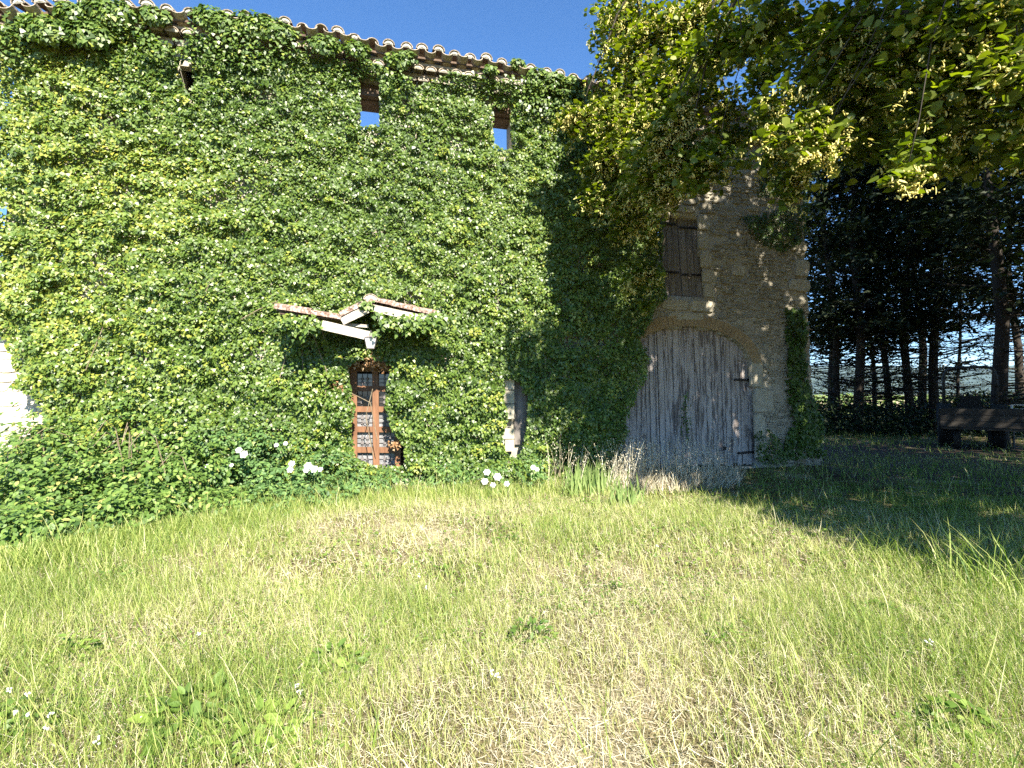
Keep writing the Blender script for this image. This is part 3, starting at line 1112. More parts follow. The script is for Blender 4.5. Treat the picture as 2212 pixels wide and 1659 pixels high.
# right slope
re_ = cpt(1560, 345); le = cpt(690, 320)
def board(name, a, b, w_, h_, mat, up=(0, 1, 0)):
    mb = MB(); mb.beam(a, b, w_, h_, up=up); return mb.build(name, mat, canopy)


board('rake_board', cpt(945, 215, CY - .03), cpt(1430, 318, CY - .03), .12, .03, M['palewood'])
board('rake_board', cpt(905, 222, CY - .03), cpt(695, 322, CY - .03), .13, .03, M['palewood'])
board('fallen_board', cpt(535, 352, CY - .06), cpt(915, 440, CY - .06), .15, .04, M['palewood'])
board('batten', cpt(700, 348, CY + .1), cpt(910, 362, CY + .1), .05, .03, M['palewood'])
board('batten', cpt(265, 310, CY + .05), cpt(640, 352, CY + .05), .08, .04, M['lintelwood'])
# decks
dn = np.array([0, .95, 0.05])
for a, b in ((cpt(930, 188), cpt(1450, 305)), (cpt(925, 195), cpt(690, 310)), (cpt(690, 316), cpt(190, 262))):
    mb = MB(); t_ = np.array([0, 0, .025])
    mb.quadbox([a, b, b + t_, a + t_], [a + dn, b + dn, b + dn + t_, a + dn + t_]); mb.build('roof_boards', M['lintelwood'], canopy)
# tiles: rows of canal tiles laid down the slopes
def tile_row(a, b, n, mat_me, parent, yoff, r=1.0):
    a = np.asarray(a); b = np.asarray(b)
    d = b - a; L = np.linalg.norm(d) / n; d /= np.linalg.norm(d)
    ang = math.atan2(d[2], d[0])
    for k in range(n):
        p = a + d * L * k
        o = bpy.data.objects.new('canopy_tile', mat_me); COL.objects.link(o); o.parent = parent
        # local y -> d
        R = Matrix(((0, 0, 0), (0, 0, 0), (0, 0, 0)))
        yv = Vector(d); zv = Vector((0, 0, 1)); zv = (zv - yv * zv.dot(yv)).normalized(); xv = yv.cross(zv)
        R = Matrix((xv, yv, zv)).transposed()
        o.rotation_euler = R.to_euler()
        off = Vector(parent.matrix_world.translation) if False else Vector((0, 0, 0))
        o.location = Vector(p + np.array([0, yoff, .02 + .008 * (k % 2) + rs.uniform(-.01, .035)]))
        o.rotation_euler.rotate_axis('X', rs.uniform(-.05, .05))
        o.scale = (1.2 * r * rs.uniform(.9, 1.1), L / .48 * 1.15, 1.35 * r * rs.uniform(.9, 1.1))


ctile = canal('canopy_tile', .10, .085, .48, [M['redtile'], M['tilemortar']], True)
for yo in (.05, .26, .47, .68, .88):
    tile_row(cpt(1450, 300), cpt(950, 180), 3, ctile, canopy, yo)
    tile_row(cpt(695, 312), cpt(915, 190), 1, ctile, canopy, yo)
    tile_row(cpt(690, 322), cpt(185, 250), 2, ctile, canopy, yo)
mb = MB()
for k in range(2):
    pass
o = bpy.data.objects.new('ridge_tile', canal('ridge_tile', .12, .11, .5, [M['tile'], M['tilemortar']], True)); COL.objects.link(o); o.parent = canopy
o.location = Vector(ridge_f + np.array([0, -.06, .06]))
o2 = bpy.data.objects.new('ridge_tile', o.data); COL.objects.link(o2); o2.parent = canopy
o2.location = Vector(ridge_f + np.array([0, .42, .075]))

# children of parts that were placed in world coordinates: parts sit at -house.location, so
# world = house + part(-house) + child  -> nothing more to do

# ---- lantern hanging under the canopy
lp = cpt(930, 455, CY - .02)
lan = empty('lantern', lp, 'small white four-sided lantern hanging under the broken door canopy', 'lantern')
sc_ = 1 / 132.0
def lring(hw, z): return [(lp[0] + sx * hw, lp[1] + sy * hw, lp[2] + z) for sx, sy in ((-1, -1), (1, -1), (1, 1), (-1, 1))]
mb = MB(); mb.quadbox(lring(.055, -.165), lring(.088, -.01)); mb.build('lantern_glass', M['frost'], lan)
mb = MB()
mb.quadbox(lring(.10, -.008), lring(.05, .03)); mb.quadbox(lring(.05, .031), lring(.02, .055))
mb.quadbox(lring(.06, -.185), lring(.06, -.167)); mb.tube([lp + np.array([0, 0, .05]), lp + np.array([0, 0, .12])], .008, 6)
for sx in (-1, 1):
    for sy in (-1, 1):
        mb.tube([(lp[0] + sx * .06, lp[1] + sy * .06, lp[2] - .168), (lp[0] + sx * .092, lp[1] + sy * .092, lp[2] - .008)], .006, 4)
mb.build('lantern_frame', M['greyiron'], lan)

# ------------------------------------------------------------------ ivy
IV_OUT = poly_px([(2, 78), (40, 66), (150, 55), (210, 70), (240, 66), (250, 45), (330, 60), (350, 105), (385, 120), (410, 112), (425, 90), (430, 60), (520, 75), (640, 96), (700, 118), (800, 146),
                  (860, 170), (900, 195), (960, 178), (1050, 184), (1150, 192), (1260, 208), (1400, 235), (1470, 300), (1440, 420), (1420, 470), (1428, 560), (1436, 640), (1405, 668),
                  (1392, 700), (1372, 730), (1392, 775), (1388, 800), (1362, 850), (1345, 905), (1338, 960), (1332, 1060),
                  (870, 1080), (500, 1110), (100, 1160), (-40, 1160), (-40, 1000), (60, 960), (118, 905), (98, 850), (62, 838), (45, 780), (20, 735), (-40, 700), (-40, 300)], -.12)
DOORHOLE = poly_px([(752, 788), (800, 772), (848, 790), (838, 830), (832, 880), (845, 920), (872, 960), (876, 1005), (800, 1000), (768, 985), (758, 930), (770, 880), (756, 830)], -.2)
JAMBHOLE = poly_px([(1088, 815), (1120, 822), (1136, 860), (1130, 950), (1112, 985), (1090, 975), (1080, 940), (1092, 905), (1084, 860)], -.2)
W0H = poly_px([(398, 140), (420, 145), (428, 190), (420, 215), (405, 196), (388, 160)], -.1)
W1H = poly_px([(777, 176), (821, 180), (822, 281), (779, 279)], -.12)
W2H = poly_px([(1062, 232), (1101, 236), (1104, 322), (1090, 326), (1066, 312)], -.12)


def bulge(u, z):
    lowz = np.clip((4.2 - z) / 3.0, 0, 1)
    b = .08 + .20 * fbm(u * .7, z * .9, 21) * (0.5 + lowz) + .17 * np.maximum(0, fbm(u * 1.7, z * 2.3, 33, 2) - .35) * (0.6 + lowz)
    b = b + .13 * np.maximum(0, vn(u * 2.6 + z * .5, z * 3.4, 37) - .25) + .09 * vn(u * 4.5 + z * .8, z * 6, 35) + .05 * vn(u * 10, z * 10, 36)
    b = b * np.clip(.45 + (u - U_L) / 1.2, .4, 1)
    # at the eaves the leaves hang forward over the cornice
    te = np.clip((z - (eave_z(u) - .55)) / .35, 0, 1)
    return b + te * .20


ivy = empty('ivy', (0, -.2, 0), 'dense green ivy covering the farmhouse wall from ground to eaves', 'ivy')


def ivy_leaves(S, N, u0, u1, z0, z1, mask, size=(.036, .064), seed=1, dens=True, bul=bulge, ybase=0.0, yellow=True):
    r = np.random.default_rng(seed)
    u = r.uniform(u0, u1, N); z = r.uniform(z0, z1, N)
    k = mask(u, z)
    if dens:
        dn_ = fbm(u * 2.2, z * 2.6, 55, 3)
        k &= r.random(N) < np.clip((dn_ - .16) * 5.5, .25, 1)
    u, z = u[k], z[k]; n_ = len(u)
    b = bul(u, z); e = .03
    gu = (bul(u + e, z) - b) / e; gzv = (bul(u, z + e) - b) / e
    depth = np.where(r.random(n_) < .75, r.uniform(0, .05, n_), r.uniform(.03, .2, n_))
    y = ybase - np.maximum(b - depth, .02)
    nrm = np.stack([gu * .55, -np.ones(n_), gzv * .55 + .30], 1)
    nrm = norm(nrm) + r.normal(0, .42, (n_, 3))
    tip = np.stack([r.normal(0, .45, n_), -.25 + r.normal(0, .25, n_), -1 + r.normal(0, .25, n_)], 1)
    s = size[0] + (size[1] - size[0]) * r.beta(1.5, 2.2, n_) * 1.25 * np.where(u < -3.2, 1.12, 1)
    t = np.clip(.42 + .35 * (fbm(u * .6 + 4, z * .6, 61) - .5) + r.normal(0, .20, n_), .02, .88)
    if yellow:
        yl = np.clip((fbm(u * 1.1, z * 1.1, 71) - .5) * 3, 0, 1) * np.clip((-1.5 - u) / 4, 0, 1) + np.clip((-2.8 - u) / 3.5, 0, .75)
        t = t + yl * .30
        t = np.where(r.random(n_) < .004 + .03 * yl, r.uniform(.92, 1, n_), np.clip(t, .02, .9))
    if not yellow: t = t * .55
    sx_ = s * r.uniform(.9, 1.15, n_); P_ = np.stack([u, y, z], 1)
    dp = (depth > .03) | (r.random(n_) < .3)
    S.add(LEAF1_V, NEED_F, P_[dp], nrm[dp], tip[dp], sx_[dp] * 1.05, s[dp], t[dp])
    dp = ~dp
    S.add(IVY_V, LEAF_F, P_[dp], nrm[dp], tip[dp], sx_[dp], s[dp], t[dp])


def main_mask(u, z):
    k = inpoly(u, z, IV_OUT)
    for h in (DOORHOLE, JAMBHOLE, W0H, W1H, W2H): k &= ~inpoly(u, z, h)
    return k



S = Scatter()
ivy_leaves(S, 310000, U_L - .25, 7.0, 0, 7.6, main_mask, seed=3)
# shoots standing out of the sheet, heavier low down
r = np.random.default_rng(18)
ns = 1500
su = r.uniform(U_L, 6.8, ns); sz = r.uniform(.2, 7.0, ns)
k = main_mask(su, sz) & (r.random(ns) < np.clip(1.1 - sz / 9, .3, 1)); su, sz = su[k], sz[k]; ns = len(su)
sb = bulge(su, sz); sr = r.uniform(.07, .19, ns) * np.clip(1.25 - sz / 9, .6, 1.2)
per = 40
i_ = np.repeat(np.arange(ns), per); m_ = len(i_)
q = norm(r.normal(0, 1, (m_, 3))) * r.uniform(.2, 1, (m_, 1)) ** .5
pos = np.stack([su[i_], -sb[i_] - sr[i_] * .45, sz[i_]], 1) + q * sr[i_][:, None] * np.array([1.25, .8, .8])
st_ = r.normal(.5, .16, ns)
s_ = r.uniform(.036, .068, m_)
kk = main_mask(pos[:, 0], pos[:, 2]); 
nrm = (q * .6 + np.array([0, -.7, .55]) + r.normal(0, .35, (m_, 3)))
tip = q * .5 + np.array([0, -.35, -.9]) + r.normal(0, .35, (m_, 3))
yl = np.clip((-2.5 - pos[:, 0]) / 4, 0, 1) * .16
S.add(IVY_V, LEAF_F, pos[kk], nrm[kk], tip[kk], s_[kk] * .95, s_[kk], np.clip(st_[i_][kk] + yl[kk] + r.normal(0, .15, kk.sum()), .03, .9))
# tufts climbing over the tiles
r = np.random.default_rng(8)
for (px, py, rad, nn) in [(230, 8, .32, 900), (150, 12, .2, 300), (450, 24, .25, 500), (475, 38, .2, 350), (570, 45, .28, 700), (600, 55, .22, 500), (330, 20, .2, 300), (700, 85, .25, 350), (770, 95, .2, 260), (860, 118, .2, 260),
                          (1120, 128, .13, 180), (1165, 152, .18, 250), (1200, 160, .18, 250), (1240, 168, .16, 200), (880, 112, .15, 140), (1060, 140, .12, 100), (540, 40, .3, 500), (180, 60, .3, 500), (90, 50, .3, 450)]:
    c = W(px, py, EAVE_Y - .05)
    q = r.normal(0, 1, (nn, 3)); q = q / np.linalg.norm(q, axis=1, keepdims=True) * r.uniform(.3, 1, (nn, 1)) ** .6
    p = c + q * np.array([rad * 1.3, .10, rad * .75]) + np.array([0, .05, -.05])
    nrm = q + np.array([0, -.7, .5]) + r.normal(0, .35, (nn, 3))
    s = r.uniform(.05, .09, nn)
    S.add(IVY_V, LEAF_F, p, nrm, np.array([0, -.3, -1.]) + r.normal(0, .4, (nn, 3)), s, s, np.clip(r.normal(.45, .2, nn), .05, .9))
# loose sprigs standing out in the shade under the eaves
nn = 5200
u = r.uniform(U_L, 6.2, nn); zz = eave_z(u) - r.uniform(.05, .75, nn)
k = (fbm(u * 1.3, zz * 1.5, 203, 2) > .46) & main_mask(u, zz); u, zz = u[k], zz[k]; nn = len(u)
S.add(IVY_V, LEAF_F, np.stack([u, -r.uniform(.22, .56, nn), zz], 1), np.array([0, -1., .45]) + r.normal(0, .4, (nn, 3)), np.array([0, -.2, -1.]) + r.normal(0, .4, (nn, 3)), .062, r.uniform(.045, .08, nn), np.clip(r.normal(.45, .2, nn), .05, .9))
# leaves hanging from the canopy edge
for (sx, sy, rad, nn) in [(360, 350, .22, 260), (480, 345, .16, 120), (280, 330, .16, 140), (1060, 320, .15, 120), (1150, 330, .2, 220), (1240, 340, .2, 200), (1400, 330, .2, 260), (1520, 350, .2, 300), (1460, 320, .2, 320), (1330, 335, .18, 220), (1560, 330, .14, 160),
                          (900, 185, .1, 80), (980, 260, .08, 40), (960, 430, .06, 30)]:
    c = cpt(sx, sy, CY - .02)
    q = r.normal(0, .5, (nn, 3))
    p = c + q * np.array([rad, .12, rad * .7])
    s = r.uniform(.05, .085, nn)
    S.add(IVY_V, LEAF_F, p, np.array([0, -1., .5]) + r.normal(0, .4, (nn, 3)), np.array([0, -.2, -1.]) + r.normal(0, .35, (nn, 3)), s, s, np.clip(r.normal(.45, .18, nn), .05, .9))
o = link('ivy_foliage', S.mesh('ivy_foliage'), M['ivy'], ivy); o['kind'] = 'stuff'
SD = Scatter()
for (px, py, rad, nn) in [(805, 778, .16, 130), (830, 790, .12, 60), (770, 782, .10, 50), (722, 815, .16, 90), (735, 835, .12, 50), (790, 760, .2, 70), (590, 960, .2, 60), (850, 960, .1, 40), (280, 905, .2, 40)]:
    c = W(px, py, -.28)
    p = c + r.normal(0, .5, (nn, 3)) * np.array([rad, .1, rad])
    SD.add(IVY_V, LEAF_F, p, np.array([0, -1., .3]) + r.normal(0, .6, (nn, 3)), np.array([0, -.2, -1.]) + r.normal(0, .5, (nn, 3)), .05, r.uniform(.035, .065, nn), r.uniform(0, 1, nn))
o = link('dead_leaves', SD.mesh('dead_leaves'), M['deadleaf'], ivy); o['kind'] = 'stuff'
# stems
mb = MB()
rr = random.Random(4)
for k in range(60):
    u = rr.uniform(U_L + .3, 6.4); zt = rr.uniform(3, 6.6)
    pts = []
    for q in range(9):
        zz = zt * q / 8
        u += rr.uniform(-.16, .16)
        if main_mask(np.array([u]), np.array([zz]))[0] or q == 0:
            pts.append((u, -max(.02, float(bulge(np.array([u]), np.array([zz]))[0]) - .13), zz))
        elif len(pts): break
    if len(pts) > 3: mb.tube(pts, [.022 - .0018 * i for i in range(len(pts))], 5)
# bare runners showing on the surface
for (pts_) in [[(600, 650), (560, 668), (520, 690)], [(668, 700), (690, 760), (705, 800), (702, 880)], [(690, 690), (700, 730)], [(225, 700), (205, 750), (185, 800)], [(235, 760), (228, 830)],
               [(480, 590), (455, 605), (440, 640)], [(620, 760), (600, 830)], [(650, 720), (655, 800)], [(750, 845), (800, 870), (815, 950)], [(805, 840), (790, 900), (806, 985)]]:
    P = []
    for a, b in pts_:
        p = W(a, b, -.25); bb = float(bulge(np.array([p[0]]), np.array([p[2]]))[0])
        P.append(W(a, b, -bb - .02))
    mb.tube(P, .007, 4)
o = mb.build('stem', M['vine'], ivy)

# ivy on the right corner of the house
ivy2 = empty('ivy', (8.6, -.1, 0), 'dark ivy column climbing the shaded right corner of the farmhouse', 'ivy')
COLP = poly_px([(1700, 640), (1728, 640), (1742, 700), (1735, 770), (1752, 850), (1775, 900), (1778, 985), (1690, 990), (1700, 940), (1716, 910), (1704, 860), (1700, 760)], -.1)
PAT = [poly_px(q, -.1) for q in ([(1600, 470), (1740, 440), (1736, 520), (1690, 545), (1640, 520)], [(1660, 250), (1745, 300), (1740, 430), (1640, 420)], [(1630, 935), (1660, 925), (1690, 960), (1700, 1000), (1640, 1000)],
                                 [(1474, 860), (1488, 840), (1492, 930), (1484, 960), (1472, 930)])]
S = Scatter()
smallb = lambda u, z: .05 + .14 * vn(u * 3, z * 3, 44) + .05 * vn(u * 9, z * 9, 45)
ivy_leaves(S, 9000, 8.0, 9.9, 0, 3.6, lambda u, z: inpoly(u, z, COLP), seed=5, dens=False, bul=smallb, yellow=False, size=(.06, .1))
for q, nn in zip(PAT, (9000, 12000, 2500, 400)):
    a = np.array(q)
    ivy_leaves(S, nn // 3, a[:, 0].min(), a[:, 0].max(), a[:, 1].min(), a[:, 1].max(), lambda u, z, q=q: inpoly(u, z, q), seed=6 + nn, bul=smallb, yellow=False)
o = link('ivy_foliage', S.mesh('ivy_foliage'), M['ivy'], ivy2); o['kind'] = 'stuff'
mb = MB()
for k in range(5):
    u = 8.62 + .05 * k
    mb.tube([(u + .05 * math.sin(3 * q + k), -.05, q * .5) for q in range(7)], [.025 - .003 * q for q in range(7)], 5)
mb.build('stem', M['vine'], ivy2)


# ------------------------------------------------------------------ shrubs at the foot of the wall
def shrub(S, c, rad, n, tv, size, tint, seed, flat=.3, down=.3):
    r = np.random.default_rng(seed)
    q = r.normal(0, 1, (n, 3)); q = norm(q) * (r.uniform(.35, 1, (n, 1)) ** .5)
    lump = 1 + .38 * np.sin(q[:, :1] * 7 + seed) * np.cos(q[:, 2:3] * 6 + seed * 2)
    p = np.asarray(c) + q * lump * np.asarray(rad)
    k = (p[:, 2] > .03) & (fbm(p[:, 0] * 5 + p[:, 1] * 3, p[:, 2] * 6, seed, 2) > .44)
    p, q = p[k], q[k]; n = len(p)
    nrm = q * .6 + np.array([0, -.35, .9]) + r.normal(0, flat, (n, 3))
    tip = q * .7 + np.array([0, -.4, -down]) + r.normal(0, .5, (n, 3))
    s = r.uniform(size[0], size[1], n)
    S.add(tv, LEAF_F, p, nrm, tip, s * r.uniform(.8, 1.1, n), s, np.clip(r.normal(tint, .26, n), 0, 1))


br = empty('bramble_bush', G(180, 1150), 'sprawling dark green bramble thicket at the left foot of the wall', 'bush')
S = Scatter()
for i, (px, py, dep, rx, rz, nn) in enumerate([(60, 1080, 6.9, .8, .55, 2600), (180, 1010, 7.4, .8, .6, 2600), (290, 1000, 7.7, .7, .6, 2400), (130, 1130, 6.6, .8, .4, 2000), (270, 1120, 6.9, .8, .45, 2200),
                                               (390, 1080, 7.3, .7, .55, 2200), (-40, 1110, 6.3, .7, .5, 1500), (40, 1000, 7.5, .45, .55, 900), (360, 960, 7.9, .6, .45, 1200), (480, 1110, 7.3, .6, .3, 1300), (200, 930, 7.9, .5, .35, 700),
            (40, 1150, 5.6, .8, .30, 1700), (170, 1130, 5.8, .8, .3, 1700), (300, 1110, 6.2, .8, .3, 1700), (420, 1100, 6.6, .7, .3, 1500), (-80, 1160, 5.3, .7, .3, 1200), (530, 1090, 6.9, .5, .25, 900),
            (100, 1000, 6.6, .6, .5, 1500), (250, 1020, 6.8, .6, .5, 1500), (330, 1050, 6.5, .5, .4, 1100), (30, 1060, 6.0, .6, .45, 1300), (180, 1070, 6.1, .6, .4, 1300), (430, 1000, 7.2, .5, .5, 1100), (120, 905, 7.4, .4, .4, 500), (300, 900, 7.8, .5, .4, 600), (420, 920, 8.0, .5, .4, 600), (30, 960, 7.0, .35, .4, 450)]):
    shrub(S, A(px, py, dep), (rx, .6, rz), nn, OVAL_V, (.05, .095), .5, 40 + i)
SB = S
mb = MB(); rr = random.Random(9)
for k in range(26):
    b = A(rr.uniform(-20, 480), 1130, rr.uniform(6.6, 7.6)); b[2] = 0
    d = rr.uniform(-1, 1); h = rr.uniform(.5, 1.3)
    mb.tube([b + np.array([d * t * .9, -.5 * t * t, h * math.sin(min(t, 1) * 2.2)]) for t in (0, .25, .5, .75, 1.0)], [.008, .007, .006, .005, .003], 4)
mb.build('cane', M['vine'], br)

ro = empty('rose_bush', A(600, 1080, 7.4) * np.array([1, 1, 0]), 'pale green rose bush with white blooms left of the front door', 'bush')
S = Scatter()
for i, (px, py, rx, rz, nn) in enumerate([(-60, 1215, .7, .38, 1100), (40, 1205, .6, .36, 1100), (130, 1192, .55, .34, 1000), (220, 1180, .55, .36, 1000), (310, 1166, .5, .36, 1000), (390, 1150, .5, .34, 900), (470, 1140, .45, .3, 800), (110, 1150, .6, .5, 1200), (290, 1130, .6, .5, 1200)]):
    c = G(px, py - 22); c[2] = rz * .45
    shrub(SB, c, (rx, .42, rz), nn, OVAL_V, (.045, .085), .5, 140 + i)
o = link('bramble_foliage', SB.mesh('bramble_foliage'), M['bramble'], br); o['kind'] = 'stuff'
for i, (px, py, rx, rz, nn) in enumerate([(540, 1122, .45, .3, 800), (620, 1108, .42, .28, 700), (700, 1090, .4, .25, 600), (780, 1068, .36, .24, 500), (850, 1058, .3, .2, 400), (800, 1035, .3, .28, 420), (760, 1030, .28, .3, 420)]):
    c = G(px, py - 18); c[2] = rz * .5
    shrub(S, c, (rx, .36, rz), nn, OVAL_V, (.04, .07), .6, 170 + i)
for i, (px, py, dep, rx, rz, nn) in enumerate([(520, 1030, 7.5, .55, .45, 1700), (620, 1050, 7.4, .55, .45, 1700), (700, 1000, 7.7, .45, .4, 1100), (560, 960, 7.8, .5, .35, 900), (660, 1090, 7.2, .5, .3, 900), (480, 950, 7.9, .4, .3, 600), (430, 1080, 7.2, .5, .3, 800), (600, 1090, 6.8, .5, .25, 900), (700, 1065, 7.2, .45, .25, 800), (790, 1040, 7.8, .45, .22, 700), (860, 1035, 8.1, .3, .2, 400)]):
    shrub(S, A(px, py, dep), (rx, .45, rz), nn, OVAL_V, (.045, .08), .5, 70 + i)
o = link('rose_foliage', S.mesh('rose_foliage'), M['rose'], ro); o['kind'] = 'stuff'


def rosette(name, c, rad, parent, seed):
    r = np.random.default_rng(seed)
    S = Scatter()
    for ring, (nn, tilt, s) in enumerate(((6, .25, 1.0), (6, .7, .8), (5, 1.2, .6))):
        a = np.arange(nn) / nn * 6.283 + ring * .5 + r.uniform(-.2, .2, nn)
        f = norm(np.array([RT[0] * -0.15, -.85, .5]))
        e1 = norm(np.cross(f, [0, 0, 1.])); e2 = np.cross(e1, f)
        d = e1 * np.cos(a)[:, None] + e2 * np.sin(a)[:, None]
        tip = d * math.cos(tilt) + f * math.sin(tilt)
        nrm = f * math.cos(tilt) - d * math.sin(tilt)
        S.add(LIME_V, LEAF_F, np.tile(c, (nn, 1)), nrm, tip, rad * s, rad * s, r.uniform(0, 1, nn))
    return link(name, S.mesh(name), M['petal'], parent)


for i, (sx, sy, rad) in enumerate([(1547, 1258, .05), (1580, 1285, .062), (1890, 1345, .05), (1880, 1385, .05), (1995, 1360, .06), (2035, 1380, .058), (2075, 1382, .04), (1985, 1385, .05), (1340, 1360, .03), (1500, 1355, .03), (1790, 1225, .035), (1850, 1215, .035)]):
    px, py = sx * .603 * .553, (1000 + sy * .603) * .553
    rosette('rose_bloom', A(px, py, 6.95), rad, ro, 200 + i)
# pale blossom tufts by the middle of the wall
ro2 = empty('rose_bush', A(1060, 1045, 8.6) * np.array([1, 1, 0]), 'low white-flowering bush at the wall foot left of the sword-leaved plants', 'bush')
S = Scatter()
for i, (px, py, rx, rz, nn) in enumerate([(1060, 1040, .4, .3, 900), (960, 1030, .5, .3, 900), (1150, 1020, .3, .3, 600)]):
    shrub(S, A(px, py, 8.2), (rx, .3, rz), nn, OVAL_V, (.04, .07), .6, 90 + i)
o = link('rose_foliage', S.mesh('rose_foliage'), M['rose'], ro2); o['kind'] = 'stuff'
for i, (px, py, rad) in enumerate([(1052, 1020, .06), (1075, 1030, .07), (1047, 1040, .06), (1065, 1048, .05), (1152, 1010, .05), (1160, 1014, .04), (1095, 1045, .05)]):
    rosette('rose_bloom', A(px, py, 7.85), rad, ro2, 300 + i)


# iris clumps
def iris(px, py, n, rad, h, seed, label):
    r = np.random.default_rng(seed)
    b = G(px, py); b[2] = float(gz(b[0], b[1]))
    e = empty('iris_clump', b, label, 'plant', 'sword-leaved plants by the barn door')
    S = Scatter()
    p = b + np.stack([r.normal(0, rad, n), r.normal(0, rad * .5, n), np.zeros(n)], 1)
    d = np.stack([r.normal(0, .28, n), r.normal(-.05, .2, n), np.ones(n)], 1)
    S.add(BLADE_V, BLADE_F, p, np.stack([r.normal(0, .6, n), -np.ones(n), np.full(n, .15)], 1), d, r.uniform(.025, .045, n), h * r.uniform(.6, 1.1, n), r.uniform(0, 1, n))
    o = link('sword_leaf', S.mesh('sword_leaf'), M['iris'], e); o['kind'] = 'stuff'


iris(1275, 1062, 95, .30, .55, 1, 'pale clump of sword-shaped leaves against the ivy, left of the barn door')
iris(1352, 1092, 30, .16, .42, 2, 'smaller bright clump of sword-shaped leaves nearest the dry oat grass')

# ------------------------------------------------------------------ the lime tree
LT = C2W(8.4, 4.6)
lime = empty('lime_tree', LT, 'flowering lime tree with yellow blossom hanging over the barn wall', 'tree')
# (px, py, depth, rx, ry, rz, leaves, blossom clusters)
sprays = [
    (1345, 30, 8.2, .6, .6, .45, 900, 120), (1420, 60, 7.8, .7, .6, .5, 1000, 130), (1500, 30, 7.4, .7, .6, .5, 900, 110), (1350, 140, 8.1, .55, .6, .5, 900, 110),
    (1440, 160, 7.6, .7, .6, .5, 1000, 110), (1530, 120, 7.2, .6, .6, .45, 800, 80), (1255, 245, 8.2, .45, .35, .35, 600, 110), (1330, 245, 7.9, .55, .5, .45, 800, 80),
    (1420, 270, 7.2, .55, .5, .4, 800, 110), (1320, 330, 7.9, .5, .45, .42, 800, 90), (1400, 360, 7.0, .5, .45, .4, 800, 110), (1480, 330, 6.4, .5, .4, .33, 800, 130),
    (1450, 260, 6.3, .42, .35, .35, 600, 110), (1550, 345, 6.0, .45, .4, .25, 650, 80), (1345, 420, 7.8, .4, .35, .32, 500, 70), (1440, 400, 6.8, .45, .35, .3, 500, 80), (1500, 210, 6.8, .5, .5, .4, 600, 60),
    (1395, 585, 8.0, .38, .3, .24, 420, 60), (1375, 480, 7.9, .3, .25, .25, 260, 30), (1290, 420, 8.1, .3, .3, .25, 280, 30), (1412, 500, 8.0, .22, .2, .25, 120, 10), (1345, 500, 8.1, .22, .2, .18, 90, 8), (1400, 655, 8.4, .2, .2, .15, 80, 4),
    (1690, 225, 4.9, .22, .3, .14, 200, 50), (1730, 275, 4.8, .33, .3, .17, 330, 90), (1790, 290, 4.7, .28, .25, .14, 260, 60), (1770, 325, 4.7, .22, .2, .1, 120, 50), (1715, 390, 5.2, .18, .2, .22, 150, 40), (1680, 330, 5.6, .25, .25, .2, 160, 20),
    (1590, 70, 6.0, .6, .5, .3, 650, 60), (1680, 40, 5.5, .6, .5, .3, 600, 60), (1780, 60, 5.0, .5, .5, .3, 550, 50), (1880, 50, 4.7, .5, .5, .25, 500, 40), (1990, 40, 4.4, .5, .4, .25, 450, 40), (2120, 50, 4.2, .5, .4, .25, 450, 40),
    (1960, 160, 4.6, .35, .35, .16, 300, 50), (2050, 165, 4.3, .4, .35, .2, 350, 60), (2150, 150, 4.1, .4, .35, .2, 350, 60), (2200, 190, 4.1, .3, .3, .18, 200, 40),
    (2010, 250, 4.5, .35, .3, .2, 280, 20), (2090, 270, 4.4, .35, .3, .22, 300, 30), (1990, 320, 4.4, .25, .25, .16, 160, 12), (1958, 375, 4.2, .14, .15, .11, 80, 35), (2210, 270, 4.2, .2, .2, .25, 160, 20),
    (1850, 200, 5.6, .5, .5, .3, 450, 10), (1900, 130, 5.4, .5, .5, .3, 450, 15), (1770, 150, 6.2, .5, .5, .3, 450, 8), (1660, 140, 7.0, .4, .5, .3, 350, 10), (1570, 230, 7.6, .3, .4, .25, 200, 10), (1600, 290, 7.8, .5, .4, .3, 350, 10),
    (1890, 270, 6.0, .5, .5, .25, 350, 8), (2150, 90, 5.2, .6, .5, .4, 600, 10), (2000, 100, 6.0, .6, .5, .4, 600, 10), (1830, 90, 6.6, .6, .5, .4, 600, 10), (1680, 90, 7.6, .6, .5, .3, 450, 10),
    (2100, 320, 4.9, .4, .35, .18, 260, 8), (2030, 330, 5.2, .35, .35, .16, 220, 5), (1900, 300, 5.6, .4, .4, .16, 240, 5), (1870, 240, 5.2, .4, .4, .18, 260, 12), (2180, 330, 4.8, .35, .3, .2, 220, 5), (1830, 150, 4.9, .35, .35, .15, 220, 30), (1930, 80, 4.5, .4, .4, .18, 260, 40), (2080, 90, 4.3, .4, .4, .18, 260, 40),
]
S = Scatter(); SF = Scatter()
branch_targets = []


